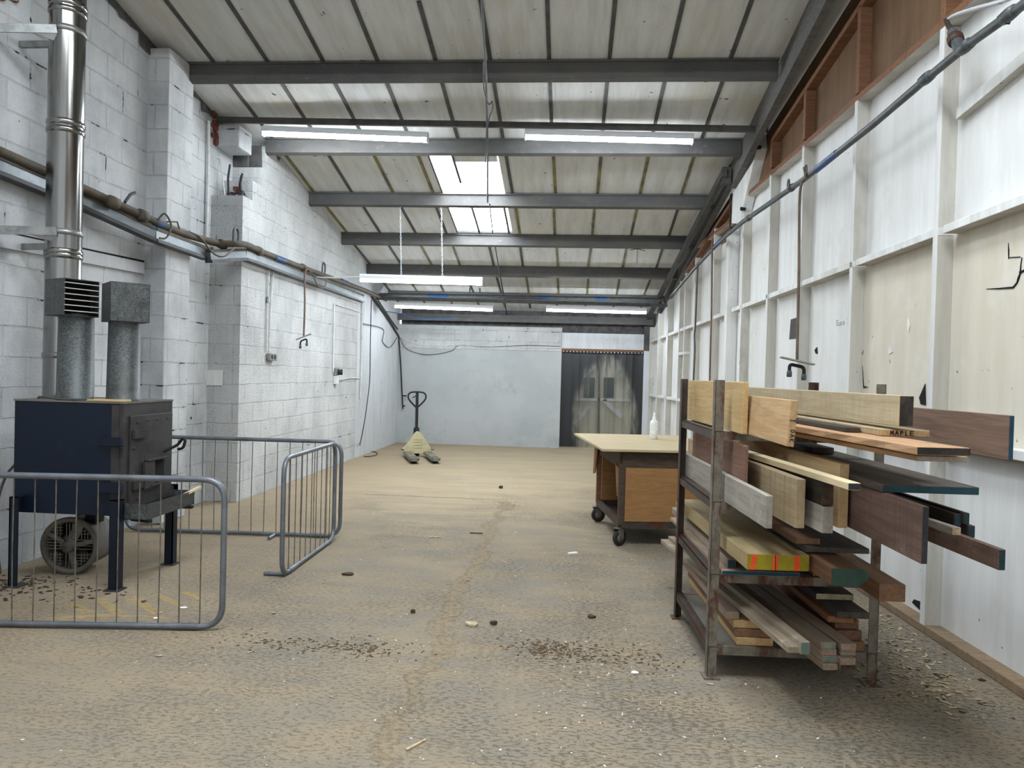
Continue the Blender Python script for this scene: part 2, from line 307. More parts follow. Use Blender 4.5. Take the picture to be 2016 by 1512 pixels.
# ------------------------------------------------------------------ mesh building
class MB:
    def __init__(s): s.v = []; s.f = []; s.mi = []; s.sm = []
    def add(s, vs, fs, mi=0, smooth=False):
        o = len(s.v); s.v += [V(p) for p in vs]
        for f in fs: s.f.append([i + o for i in f]); s.mi.append(mi); s.sm.append(smooth)
        return s
    def box(s, a, b, mi=0):
        (x0, y0, z0), (x1, y1, z1) = a, b
        s.add([(x0, y0, z0), (x1, y0, z0), (x1, y1, z0), (x0, y1, z0), (x0, y0, z1), (x1, y0, z1), (x1, y1, z1), (x0, y1, z1)],
              [(0, 3, 2, 1), (4, 5, 6, 7), (0, 1, 5, 4), (1, 2, 6, 5), (2, 3, 7, 6), (3, 0, 4, 7)], mi); return s
    def ob(s, o, a, b, c, mi=0):         # box from corner o along edge vectors
        o, a, b, c = V(o), V(a), V(b), V(c)
        if a.cross(b).dot(c) < 0: a, b = b, a
        s.add([o, o + a, o + a + b, o + b, o + c, o + a + c, o + a + b + c, o + b + c],
              [(0, 3, 2, 1), (4, 5, 6, 7), (0, 1, 5, 4), (1, 2, 6, 5), (2, 3, 7, 6), (3, 0, 4, 7)], mi); return s
    def bar(s, p, q, w, h, up=(0, 0, 1), mi=0):   # rectangular bar, centred on p-q
        p, q = V(p), V(q); d = (q - p); t = d.normalized(); u = V(up); sd = t.cross(u).normalized(); u = sd.cross(t)
        return s.ob(p - sd * w / 2 - u * h / 2, d, sd * w, u * h, mi)
    def tube(s, pts, r, k=8, closed=False, mi=0, smooth=True):
        pts = [V(p) for p in pts]; m = len(pts); rr = r if isinstance(r, (list, tuple)) else [r] * m
        T = []
        for i in range(m):
            a = pts[(i - 1) % m] if closed or i else pts[0]; b = pts[(i + 1) % m] if closed or i < m - 1 else pts[-1]
            T.append((b - a).normalized())
        n0 = T[0].orthogonal().normalized(); vs = []; fs = []
        for i in range(m):
            if i: 
                q = T[i - 1].rotation_difference(T[i]); n0 = q @ n0
            n0 = (n0 - T[i] * n0.dot(T[i])).normalized(); b0 = T[i].cross(n0)
            for j in range(k):
                an = 2 * math.pi * j / k; vs.append(pts[i] + (n0 * math.cos(an) + b0 * math.sin(an)) * rr[i])
        off = 0
        if closed:                       # best twist match for the seam
            best = None
            for o in range(k):
                e = sum((vs[j] - vs[(m - 1) * k + (j + o) % k]).length for j in range(k))
                if best is None or e < best: best = e; off = o
        for i in range(m if closed else m - 1):
            i2 = (i + 1) % m
            for j in range(k):
                if i2 == 0 and closed: fs.append((i * k + (j + off) % k, i * k + (j + 1 + off) % k, (j + 1) % k, j))
                else: fs.append((i * k + j, i * k + (j + 1) % k, i2 * k + (j + 1) % k, i2 * k + j))
        s.add(vs, fs, mi, smooth)
        if not closed:
            s.add(vs[:k], [tuple(reversed(range(k)))], mi); s.add(vs[-k:], [tuple(range(k))], mi)
        return s
    def cyl(s, p, q, r, k=16, mi=0, r2=None): return s.tube([p, q], [r, r2 if r2 is not None else r], k, mi=mi)
    def lathe(s, c, prof, k=24, mi=0, axis=(0, 0, 1), smooth=True):
        c = V(c); w = V(axis).normalized(); u = w.orthogonal().normalized(); v = w.cross(u); vs = []; fs = []
        for (r, z) in prof:
            for j in range(k):
                a = 2 * math.pi * j / k; vs.append(c + w * z + (u * math.cos(a) + v * math.sin(a)) * r)
        for i in range(len(prof) - 1):
            for j in range(k): fs.append((i * k + j, i * k + (j + 1) % k, (i + 1) * k + (j + 1) % k, (i + 1) * k + j))
        s.add(vs, fs, mi, smooth); return s
    def prism(s, poly, ext, mi=0):       # polygon (list of points) extruded along a vector
        p = [V(a) for a in poly]; e = V(ext); k = len(p)
        nrm = V((0, 0, 0))
        for i in range(k): nrm += p[i].cross(p[(i + 1) % k])
        if nrm.dot(e) < 0: p.reverse()
        s.add(p + [a + e for a in p], [tuple(reversed(range(k))), tuple(range(k, 2 * k))] + [(i, (i + 1) % k, (i + 1) % k + k, i + k) for i in range(k)], mi); return s
    def build(s, name, mats, parent=None, org=None, bevel=0.0):
        me = bpy.data.meshes.new(name); o0 = V(org) if org is not None else (V(parent['_o']) if parent is not None and '_o' in parent else V((0, 0, 0)))
        me.from_pydata([tuple(a - o0) for a in s.v], [], s.f)
        for m in (mats if isinstance(mats, (list, tuple)) else [mats]): me.materials.append(M[m])
        for p, i, sm in zip(me.polygons, s.mi, s.sm): p.material_index = i; p.use_smooth = sm
        me.update()
        ob = bpy.data.objects.new(name, me); COL.objects.link(ob)
        if parent is not None: ob.parent = parent
        elif org is not None: ob.location = o0
        if parent is None or '_o' in parent: ob['_o'] = tuple(o0)
        if bevel:
            b = ob.modifiers.new('soft_edge', 'BEVEL'); b.width = bevel; b.segments = 2; b.limit_method = 'ANGLE'; b.angle_limit = R(40)
        return ob
def tag(o, label=None, cat=None, group=None, kind=None):
    for k, v in (('label', label), ('category', cat), ('group', group), ('kind', kind)):
        if v: o[k] = v
    return o
def thing(name, loc, label, cat, group=None):
    o = bpy.data.objects.new(name, None); COL.objects.link(o); o.location = V(loc); o.empty_display_size = .1
    o['_o'] = tuple(V(loc)); return tag(o, label, cat, group)
def struct(o):
    o['kind'] = 'structure'; return o
def dup(root, loc, rotz=None, label=None, group=None):
    r = root.copy(); COL.objects.link(r); r.location = V(loc)
    if rotz is not None: r.rotation_euler = (0, 0, rotz)
    if label: r['label'] = label
    if group: r['group'] = group
    for ch in list(root.children):
        c = ch.copy(); COL.objects.link(c); c.parent = r
        for g in list(ch.children):
            d = g.copy(); COL.objects.link(d); d.parent = c
    return r
def arc(pts, rad=.1, k=6):               # polyline with rounded corners
    pts = [V(p) for p in pts]; out = [pts[0]]
    for i in range(1, len(pts) - 1):
        a = (pts[i - 1] - pts[i]); b = (pts[i + 1] - pts[i]); r = min(rad, a.length * .45, b.length * .45)
        p0 = pts[i] + a.normalized() * r; p1 = pts[i] + b.normalized() * r
        for j in range(k + 1):
            t = j / k; out.append(p0 * (1 - t) ** 2 + pts[i] * 2 * t * (1 - t) + p1 * t * t)
    return out + [pts[-1]]
def sag(pts, k=8):                       # smooth curve through points
    pts = [V(p) for p in pts]; out = []
    for i in range(len(pts) - 1):
        p0 = pts[max(i - 1, 0)]; p1 = pts[i]; p2 = pts[i + 1]; p3 = pts[min(i + 2, len(pts) - 1)]
        for j in range(k):
            t = j / k
            out.append(.5 * ((2 * p1) + (p2 - p0) * t + (2 * p0 - 5 * p1 + 4 * p2 - p3) * t * t + (3 * p1 - p0 - 3 * p2 + p3) * t ** 3))
    return out + [pts[-1]]

# ================================================================== THE SHELL
Y0, YB = -2.6, 15.46                     # open front behind the viewer, back wall
# floor
b = MB(); b.box((-4.4, Y0, -.2), (2.9, 19.0, 0)); floor_o = struct(b.build('floor', 'floor'))
# worn yellow hatching near the front barrier
def worn(name, c):
    n = N(name); p = n.pos(); d = n.n('ShaderNodeBsdfDiffuse'); d.inputs[0].default_value = lin(c); t = n.n('ShaderNodeBsdfTransparent')
    m = n.n('ShaderNodeMixShader'); n.put(m.inputs[0], n.math('MULTIPLY', n.ramp(n.noise(n.scaled(p, (1, 2, 1)), 17, 6, .75), .36, .6), .5)); n.put(m.inputs[1], t.outputs[0]); n.put(m.inputs[2], d.outputs[0])
    n.put(n.out.inputs[0], m.outputs[0]); return n.m
M['hatch'] = worn('worn_yellow_line', (204, 176, 112))
def stripe(p, q, w):
    a, c = fl(*p), fl(*q); a.z = c.z = .0015; t = (c - a).normalized(); sd = V((-t.y, t.x, 0)) * w / 2
    return [a - sd, c - sd, c + sd, a + sd]
b = MB()
for p, q, w in (((98, 1218), (215, 1212), .05), ((215, 1212), (330, 1216), .035), ((142, 1190), (175, 1207), .06), ((196, 1180), (235, 1209), .06), ((258, 1176), (312, 1209), .06), ((310, 1172), (352, 1192), .05), ((365, 1166), (395, 1180), .05)):
    b.add(stripe(p, q, w), [(0, 1, 2, 3)])
b.build('yellow_hatching', 'hatch', floor_o)

# roof sheets with cover strips; hole for the rooflight
SKX0, SKX1, SKY0, SKY1 = -1.83, -.95, 8.86, 11.36
def rp(x, y, dz=0): return V((x, y, ZR(y) + dz))
b = MB()
def roofslab(x0, x1, y0, y1, t=.05, mi=0):
    b.add([rp(x0, y0), rp(x1, y0), rp(x1, y1), rp(x0, y1), rp(x0, y0, t), rp(x1, y0, t), rp(x1, y1, t), rp(x0, y1, t)],
          [(0, 3, 2, 1), (4, 5, 6, 7), (0, 1, 5, 4), (1, 2, 6, 5), (2, 3, 7, 6), (3, 0, 4, 7)], mi)
RX0, RX1 = -4.45, 2.75
FY0, FY1, FX0, FX1 = 1.3, 3.8, .1, 1.0          # two unseen rooflights added above the viewer to brighten the foreground
roofslab(RX0, SKX0, Y0, 16.0); roofslab(SKX1, FX0, Y0, 16.0); roofslab(FX1, RX1, Y0, 16.0); roofslab(FX0, FX1, Y0, FY0); roofslab(FX0, FX1, FY1, 16.0)
roofslab(SKX0, SKX1, Y0, FY0); roofslab(SKX0, SKX1, FY1, SKY0); roofslab(SKX0, SKX1, SKY1, 16.0)
PY = [1.25, 2.7, 4.15, 5.6, 7.05, 8.5, 9.95, 11.4, 12.85, 14.4]
rows = list(zip(PY, PY[1:] + [15.4])); rows[0] = (Y0, 2.7)
cols = [-3.65, -3.09, -2.52, -1.97, -1.39, -.85, -.275, .305, .88, 1.45]
rr = random.Random(3)
for ri, (a, c) in enumerate(rows):
    for x in cols:
        if a < 11 and c > 9 and SKX0 + .05 < x < SKX1 - .05: continue
        if a < 4: continue
        mi = 1 if a < 8.4 else (2 if rr.random() < (.75 if x > -2.6 else .6) else 1)
        w = .019; j = rr.uniform(-.02, .02) if a > 8 else 0; k = rr.uniform(-.025, .025) if a > 8 else 0
        xa, xc = x + j, x + j + k
        a2 = a + (.62 if (abs(a - 5.6) < .1 and abs(x + 1.39) < .05) else 0)
        b.add([rp(xa - w, a2, -.014), rp(xa + w, a2, -.014), rp(xc + w, c, -.014), rp(xc - w, c, -.014), rp(xa - w, a2, .01), rp(xa + w, a2, .01), rp(xc + w, c, .01), rp(xc - w, c, .01)],
              [(0, 3, 2, 1), (0, 1, 5, 4), (1, 2, 6, 5), (2, 3, 7, 6), (3, 0, 4, 7)], mi)
ceil = struct(b.build('ceiling', ['roof', 'strip', 'olive']))
def purlin(y, x0, x1, drop=.17, name='purlin'):   # cold-rolled channel, web towards the viewer
    zt = ZR(y) - .004; zb = zt - drop; t = .006; fw = .06; lip = .02
    prof = [(y, zb), (y, zt), (y + fw, zt), (y + fw, zt - lip), (y + fw - t, zt - lip), (y + fw - t, zt - t), (y + t, zt - t), (y + t, zb + t), (y + fw - t, zb + t), (y + fw - t, zb + lip), (y + fw, zb + lip), (y + fw, zb)]
    m = MB().prism([(x0, p, q - .02 * (p - y) / fw) for p, q in prof], (x1 - x0, 0, 0))
    m.bar((x0, y - .012, zt - .012), (x1, y - .012, zt - .012), .024, .016)
    return m.build(name, 'purlin', ceil)
for y in PY: purlin(y, (XN + .02) if y < 8.2 else XL(y) + .005, 1.90)
b = MB(); b.box((XL(15.2), 15.24, 2.655), (1.72, 15.3, 2.80)); b.build('purlin', 'purlin', ceil)
# rafter on the right
b = MB(); 
for (ya, yb, xa, xb, d) in ((Y0, 9.1, 1.96, 1.915, .30), (9.1, 15.4, 1.90, 1.82, .24)):
    p = [V((xa, ya, ZR(ya) - .002)), V((xb, yb, ZR(yb) - .002)), V((xb, yb, ZR(yb) - d)), V((xa, ya, ZR(ya) - d))]
    b.prism(p, (.07, 0, 0))
b.build('rafter', 'rafter', ceil)
# dark raking steel under the rafter
b = MB()
for (ya, yb, xa, xb, d) in ((8.9, 15.4, 1.80, 1.62, .2),):
    b.bar((xa, ya, ZR(ya) - d), (xb, yb, ZR(yb) - d), .06, .1)
b.bar((1.84, 9.0, ZR(9.0) - .1), (1.84, 9.0, ZR(9.0) - .3), .1, .12, up=(0, 1, 0))
b.build('raking_strut', 'darkbar', ceil)
# rooflight: corrugated translucent sheet
def rooflight(name, x0, x1, y0, y1):
    b = MB(); nx, vs, fs = 48, [], []
    for i in range(nx + 1):
        x = x0 - .06 + (x1 - x0 + .12) * i / nx; w = .025 * math.cos(i / nx * 2 * math.pi * 6)
        vs += [rp(x, y0 - .1, .085 + w), rp(x, y1 + .1, .085 + w)]
    for i in range(nx): fs.append((2 * i, 2 * i + 1, 2 * i + 3, 2 * i + 2))
    b.add(vs, fs, 0, True); return struct(b.build(name, 'sky'))
sky = rooflight('window_1', SKX0, SKX1, SKY0, SKY1); rooflight('window_added_1', SKX0, SKX1, FY0, FY1); rooflight('window_added_2', FX0, FX1, FY0, FY1)  # the last two are unseen, added for overhead light near the viewer
b = MB()
b.bar(rp(-1.52, SKY0, .0), rp(-1.52, SKY0 + .78, .0), .03, .02); b.bar(rp(-1.47, 10.1, 0), rp(-1.47, SKY1, 0), .03, .02); b.bar(rp(-1.0, 10.1, 0), rp(-1.0, SKY1, 0), .03, .02)
b.bar(rp(SKX0, SKY1, .02), rp(SKX1, SKY1, .02), .03, .03); b.bar(rp(SKX0 + .01, SKY0, 0), rp(SKX0 + .01, SKY1, 0), .02, .02)
b.build('window_frame', 'strip', sky)
b = MB(); b.ob(rp(-1.52, SKY0, .02), (.55, 0, 0), (0, .26, -.05), (0, 0, .012)); b.build('hanging_sheet', 'roof', sky)

# ---- left side: thin wall, pier, thick stepped wall, board near the corner
b = MB(); b.prism([(XN, Y0, 0), (XN, YB, 0), (XN, YB, ZR(YB) + .02), (XN, Y0, ZR(Y0) + .02)], (-.2, 0, 0)); wl = struct(b.build('wall_left', 'lw_near'))
b = MB(); b.box((XN - .01, 6.69, 0), (-3.91, 7.14, 4.60)); b.build('pier', 'lw_near', wl, bevel=.008)
def xlp(y, z): return (XL(y), y, z)
prof = [(7.95, 0), (12.42, 0), (12.42, ZR(12.42)), (8.98, ZR(8.98) - .01), (8.90, 4.16), (8.78, 4.24), (8.66, 4.34), (8.50, 4.22), (8.52, 3.96), (8.45, 3.96), (8.45, 3.73), (8.19, 3.73), (8.19, 3.50), (7.95, 3.50)]
vs = [xlp(*p) for p in prof] + [(XN - .005, y, z) for y, z in prof]; k = len(prof)
b = MB(); b.add(vs, [tuple(range(k)), tuple(reversed(range(k, 2 * k)))] + [(i, i + k, (i + 1) % k + k, (i + 1) % k) for i in range(k)])
thick = b.build('thick_wall', 'lw_far', wl)
b = MB(); x0 = XL(12.42) - .01
b.add([xlp(12.42, 0), xlp(YB, 0), xlp(YB, ZR(YB)), xlp(12.42, ZR(12.42)), (XN, 12.42, 0), (XN, YB, 0), (XN, YB, ZR(YB)), (XN, 12.42, ZR(12.42))],
      [(0, 1, 2, 3), (7, 6, 5, 4), (0, 4, 5, 1), (1, 5, 6, 2), (2, 6, 7, 3), (3, 7, 4, 0)])
b.build('corner_board', 'side_board', wl)
b = MB(); b.box((XN, 8.02, 4.07), (-3.84, 8.36, 4.33)); b.build('corbel_block', 'lw_near', wl, bevel=.015)
b = MB(); b.box((XN, 8.45, 3.965), (-3.93, 8.8, 4.2)); b.box((-3.925, 8.50, 3.965), (-3.78, 8.8, 4.24)); b.build('bare_block', 'cinder', wl, bevel=.006)
rr = random.Random(5); b = MB()
for i in range(14):
    y, z = 7.95 + rr.uniform(-.04, .05), 4.08 + i * .024; s = rr.uniform(.03, .07)
    b.box((XN - .01, y, z), (XN + s * .6, y + s * 1.4, z + s))
for i in range(16):
    y, z = 4.84 + rr.uniform(-.08, .08), 4.12 + i * .024
    b.box((XN - .01, y, z), (XN + .02 + s * .2, y + s * 1.5, z + s))
b.build('broken_brickwork', 'brick', wl, bevel=.008)
b = MB(); rr = random.Random(2)
for i in range(9):
    y, x = 8.02 + rr.uniform(0, .14), -3.98 + rr.uniform(0, .14); b.box((x, y, 3.501), (x + rr.uniform(.02, .06), y + rr.uniform(.02, .06), 3.52 + rr.uniform(0, .07)))
b.build('soot_rubble', 'soot', wl); MB().box((-3.94, 8.10, 3.56), (-3.89, 8.14, 3.64)).build('brick_stub', 'brick', wl)
for x, y, h in ((-3.97, 8.06, .38), (-3.86, 8.12, .27), (-3.84, 8.10, .29)): MB().tube([(x, y, 3.50), (x - .01, y, 3.5 + h * .6), (x + .01, y, 3.5 + h)], .012, 6).build('black_conductor', 'cableblack', wl)
MB().tube([(-4.09, 8.0, 3.93), (-4.05, 8.0, 3.93), (-4.0, 8.03, 3.52)], .007, 6).build('black_conductor', 'conduit', wl)
# timber lintel let into the thin wall
def wx(px, py, off=.0): return ax(px, py, XN + off)
b = MB(); q = [wx(-60, 443, .03), wx(284, 517, .03), wx(284, 539, .03), wx(-60, 475, .03)]; b.prism(q, (-.04, 0, 0)); b.build('lintel_board', 'lintel', wl)
b = MB(); q = [wx(-60, 440, .012), wx(284, 513, .012), wx(284, 518, .012), wx(-60, 446, .012)]; b.prism(q, (-.02, 0, 0)); b.build('open_joint', 'void', wl)
# dark gap of rubble along the wall head
rr = random.Random(11); b = MB(); y = 5.0
while y < 8.0:
    l = rr.uniform(.08, .24); d = rr.uniform(.04, .17); b.add([(XN + .004, y, ZR(y)), (XN + .004, y + l, ZR(y + l)), (XN + .02, y + l, ZR(y + l) - d * rr.uniform(.3, 1)), (XN + .02, y, ZR(y) - d)], [(3, 2, 1, 0)]); y += l * .9
b.build('rubble_joint', 'cinder', wl)
# access plate on the pier end
b = MB(); q = [ay(404, 729, 7.945), ay(439, 729, 7.945), ay(438, 759, 7.945), ay(403, 759, 7.945)]; b.prism(q, (0, -.012, 0)); b.build('cover_plate', 'stud_paint', wl, bevel=.003)

# ---- back wall, lintel, doorway with curtain, doors behind
b = MB(); xr = ay(1104, 760, YB).x
b.box((XL(YB) - .02, YB - .02, 0), (xr, YB + .12, 2.575)); wb = struct(b.build('wall_back', 'back'))
b = MB(); b.box((XL(YB), YB + .20, 2.40), (2.3, YB + .26, 3.02)); b.build('leak_closure', 'cinder', wb)  # dark sheet added to keep daylight from leaking in above the wall
b = MB(); b.box((XL(YB), YB - .035, 2.07), (xr - .02, YB - .01, 2.56)); b.build('upper_blockwork', 'lw_far', wb)
b = MB(); xo = ay(1266, 760, YB).x; b.box((xr, YB + .01, 2.135), (xo, YB + .06, 2.47)); b.build('lintel_panel', 'side_board', wb)
b = MB(); b.box((xo, YB, 0), (xo + .3, YB + .15, 2.12)); b.build('door_jamb', 'side_board', wb)
b = MB(); b.box((xo - .01, YB - .01, 2.12), (xo + .16, YB + .16, 2.64)); b.build('lintel_end', 'darkbar', wb)
# doors seen through the curtain
DY = 16.25
b = MB(); b.box((-.6, DY, 0), (2.4, DY + .05, 2.2)); dr = struct(b.build('door_1', 'door_paint'))
def dq(px, py): return ay(px, py, DY - .003)
def slatbar(p, q, w, m='lintel', name='door_brace'):
    MB().bar(dq(*p) - V((0, .012, 0)), dq(*q) - V((0, .012, 0)), .024, w, up=(dq(*q) - dq(*p)).cross(V((0, 1, 0))).normalized()).build(name, m, dr)
slatbar((1108, 784), (1168, 722), .09); slatbar((1188, 787), (1224, 822), .09); slatbar((1160, 800), (1128, 842), .08)
slatbar((1112, 786), (1240, 788), .06); slatbar((1180, 700), (1178, 878), .05, 'pipe_brown', 'door_post')
for a, c in (((1150, 743), (1170, 783)), ((1189, 743), (1208, 783))):
    p, q = dq(*a), dq(*c); MB().box((p.x, DY - .03, q.z), (q.x, DY - .002, p.z)).build('door_window', 'deepteal', dr)

# curtain of grimy overlapping plastic strips
n = N('grimy_pvc'); p = n.pos(); P = n.sep(p)
cx_, cz_ = .78, .60
ex = n.math('DIVIDE', n.math('SUBTRACT', P[0], cx_), .66); ez = n.math('DIVIDE', n.math('SUBTRACT', P[2], cz_), 1.30)
rad = n.math('ADD', n.math('ADD', n.math('MULTIPLY', ex, ex), n.math('MULTIPLY', ez, ez)), n.math('MULTIPLY', n.math('SUBTRACT', n.noise(n.comb(n.math('MULTIPLY', P[0], 6), 0, n.math('MULTIPLY', P[2], 1.2)), 1.6, 7, .65), .5), 1.2))
stain = n.ramp(rad, .40, 1.30)
fac = n.math('ADD', n.math('MULTIPLY', stain, .74), .24)
d = n.n('ShaderNodeBsdfPrincipled'); n.put(d.inputs['Base Color'], n.mix(stain, lin((120, 120, 114)), lin((24, 27, 31)))); d.inputs['Roughness'].default_value = .45
t = n.n('ShaderNodeBsdfTransparent'); t.inputs[0].default_value = (.93, .93, .90, 1)
mm = n.n('ShaderNodeMixShader'); n.put(mm.inputs[0], fac); n.put(mm.inputs[1], t.outputs[0]); n.put(mm.inputs[2], d.outputs[0]); n.put(n.out.inputs[0], mm.outputs[0]); M['pvc'] = n.m
cur = thing('strip_curtain', (xr, YB + .05, 0), 'grimy see-through plastic strip curtain hanging in the doorway of the back wall', 'curtain')
nb = 9; wS = (xo - xr) / (nb - .4) * 1.16
for i in range(nb):
    x = xr + (xo - xr - wS) * i / (nb - 1); yy = YB + .035 + .012 * (i % 2); b = MB(); vs, fs = [], []
    for j in range(7):
        u = j / 6; vs += [(x + wS * u, yy + .012 * math.sin(u * math.pi) + .002, .03), (x + wS * u, yy + .008 * math.sin(u * math.pi), 2.09)]
    for j in range(6): fs.append((2 * j, 2 * j + 2, 2 * j + 3, 2 * j + 1))
    b.add(vs, fs, 0, True); b.build('plastic_strip', 'pvc', cur)
b = MB(); b.box((xr, YB - .005, 2.085), (xo - .01, YB + .02, 2.135)); rail = b.build('hanging_rail', 'brown_rail', cur)
for i in range(24):
    x = xr + .04 + (xo - xr - .08) * i / 23; MB().lathe((x, YB - .005, 2.07), [(0, -.016), (.012, -.012), (.015, 0), (.015, .012)], 8, axis=(0, 1, 0)).build('bolt', 'lamp_body', cur)
MB().box((xr + .02, YB - .012, 2.05), (xo - .02, YB + .012, 2.086)).build('clamp_strip', 'black', cur)

# ---- right side: boarded stud wall
WX = V((.0532, -1, 0)).normalized()      # along the wall towards the viewer
WN = V((-1, -.0532, 0)).normalized()     # into the room
def wpt(y, z, off=0.0): return V((XF(y), y, z)) + WN * off
ys = [1.2, 2.4, 3.52, 4.67, 5.85, 6.95, 7.87, 8.82]
far = [10.18, 11.31, 12.01, 12.42, 13.42, 14.38, 15.4]
def slab(y0, y1, z00, z01, z10, z11, off, t): # vertical sheet between y0,y1 with sloping head
    return MB().prism([wpt(y0, z00, off), wpt(y1, z10, off), wpt(y1, z11, off), wpt(y0, z01, off)], -WN * t)
RAIL = 3.82
wr = struct(slab(Y0, 15.46, 0, ZR(Y0) - .05, 0, ZR(15.46) - .1, -.125, .05).build('wall_right', 'panel_white'))
def topz(y): return RAIL if y < 9.4 else min(3.72, ZR(y) - .33)
st = ys + [9.3] + far
beige = {2.4, 3.52, 4.67}
for a, c in zip(st, st[1:]):
    if a == 8.82: c = 9.35
    slab(a, c, 2.5, topz(a + .001), 2.5, topz(c - .001), -.10, .02).build('wall_panel', 'panel_white', wr)
    slab(a, c, 1.15, 2.5, 1.15, 2.5, -.10, .02).build('wall_panel', 'panel_beige' if a in beige else 'panel_white', wr)
    slab(a, c, .05, 1.15, .05, 1.15, -.10, .02).build('wall_panel', 'panel_white', wr)
def grey_faces(ob, under=False):          # greyer tone on the timber sides, on the undersides with under set
    ob.data.materials.append(M['stud_grey'])
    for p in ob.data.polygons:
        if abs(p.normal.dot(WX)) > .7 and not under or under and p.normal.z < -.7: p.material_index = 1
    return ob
def upright(y, z0, z1, w=.05, d=.10, m='stud_paint', name='wall_stud', off=0, bev=.003):
    o = wpt(y, z0, off); return MB().ob(o, WX * -w, -WN * d, (0, 0, z1 - z0)).build(name, m, wr, bevel=bev) if m != 'stud_paint' else grey_faces(MB().ob(o, WX * -w, -WN * d, (0, 0, z1 - z0)).build(name, m, wr, bevel=bev))
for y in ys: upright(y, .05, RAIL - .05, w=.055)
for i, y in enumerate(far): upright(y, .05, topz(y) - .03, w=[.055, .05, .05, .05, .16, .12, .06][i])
def noggin(y0, y1, z0, z1, h=.05, d=.10, m='stud_paint', name='noggin', off=0):
    p, q = wpt(y0, z0, off), wpt(y1, z1, off); return grey_faces(MB().ob(p, q - p, -WN * d, (0, 0, h)).build(name, m, wr, bevel=.003), True)
nz = lambda y: 2.60 - .017 * y
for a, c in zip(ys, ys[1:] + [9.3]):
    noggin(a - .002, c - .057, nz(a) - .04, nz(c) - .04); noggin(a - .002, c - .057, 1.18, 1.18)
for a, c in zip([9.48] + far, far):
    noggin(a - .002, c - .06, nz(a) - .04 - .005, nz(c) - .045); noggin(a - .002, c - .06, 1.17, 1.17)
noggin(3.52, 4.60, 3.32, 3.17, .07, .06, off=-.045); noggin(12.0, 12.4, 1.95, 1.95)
# red-brown upper part
slab(Y0, 9.35, RAIL, ZR(Y0) - .02, RAIL, ZR(9.35) - .02, -.09, .03).build('plywood_panel', 'brown_ply', wr)
slab(9.5, 11.7, 3.42, ZR(9.5) - .1, 3.42, ZR(11.7) - .1, -.085, .02).build('plywood_panel', 'brown_ply', wr)
noggin(Y0, 8.95, RAIL + .05, RAIL - .1, .05, .1, 'brown_rail', 'bottom_rail'); noggin(9.5, 11.5, 3.56, 3.56, .05, .1, 'brown_rail', 'bottom_rail')
for y in (1.2, 2.4, 3.52, 4.67, 5.85, 6.95, 7.87): upright(y, RAIL + .0, ZR(y) - .33, m='brown_rail', name='upper_stud', w=.055)
for ya, yb in ((Y0, 7.9), (9.4, 12.2)):
    p, q = wpt(ya, ZR(ya) - .36, 0), wpt(yb, ZR(yb) - .36, 0); MB().ob(p, q - p, -WN * .1, (0, 0, .05)).build('raking_rail', 'brown_rail', wr)
# white-painted portal leg and its haunch
p0 = wpt(9.34, 0, .03)
MB().ob(p0, WX * -.0 + V((0, .16, 0)), -WN * .13, (0, 0, 3.45)).build('portal_leg', 'stud_paint', wr, bevel=.004)
def ry(px, py): return rw(px, py, .03)
MB().prism([ry(1440, 440), ry(1443, 357), ry(1487, 262), ry(1490, 292), ry(1460, 416), ry(1458, 440)], -WN * .12).build('portal_haunch', 'stud_paint', wr, bevel=.006)
for p in ((1461, 411), (1491, 290), (1442, 384), (1440, 450)):
    c = ry(*p); MB().cyl(c + WN * .02, c - WN * .04, .022, 8).build('bolt', 'black', wr)
q, e = ry(1440, 384), ry(1439, 452); MB().tube([q + WN * .012, e + WN * .012], .009, 6).build('tie_rod', 'black', wr)
# torn holes and cracks in the boarding
def patch(pts, m, name, off=-.098, t=.003):
    MB().prism([rw(x, y, off) for x, y in pts], WN * t).build(name, m, wr)
patch([(1604, 689), (1609, 683), (1610, 697), (1606, 696)], 'void', 'torn_hole'); patch([(1810, 783), (1822, 755), (1823, 798), (1813, 796)], 'void', 'torn_hole')
patch([(1800, 1180), (1812, 1184), (1822, 1204), (1817, 1206), (1796, 1186)], 'void', 'torn_hole'); patch([(1698, 720), (1701, 760), (1710, 762), (1700, 764)], 'void', 'torn_hole')
def crack(pts, r, name='crack', m='void'):
    MB().tube([rw(x, y, -.0985) for x, y in pts], r, 5, smooth=False).build(name, m, wr)
crack([(1942, 569), (1968, 568), (1995, 566), (2003, 556), (2006, 547), (2009, 538), (2010, 520), (2012, 507)], [.002, .0045, .006, .005, .007, .005, .003, .003]); crack([(1985, 478), (1986, 494), (1986, 510)], [.0015, .004, .003]); crack([(1988, 507), (2009, 506)], .0028); crack([(2008, 536), (2018, 532)], .007)
patch([(1786, 640), (1789, 624), (1792, 640), (1789, 655)], 'paper', 'filler_patch'); patch([(1748, 694), (1753, 676), (1758, 693), (1752, 697)], 'stud_paint', 'filler_patch')
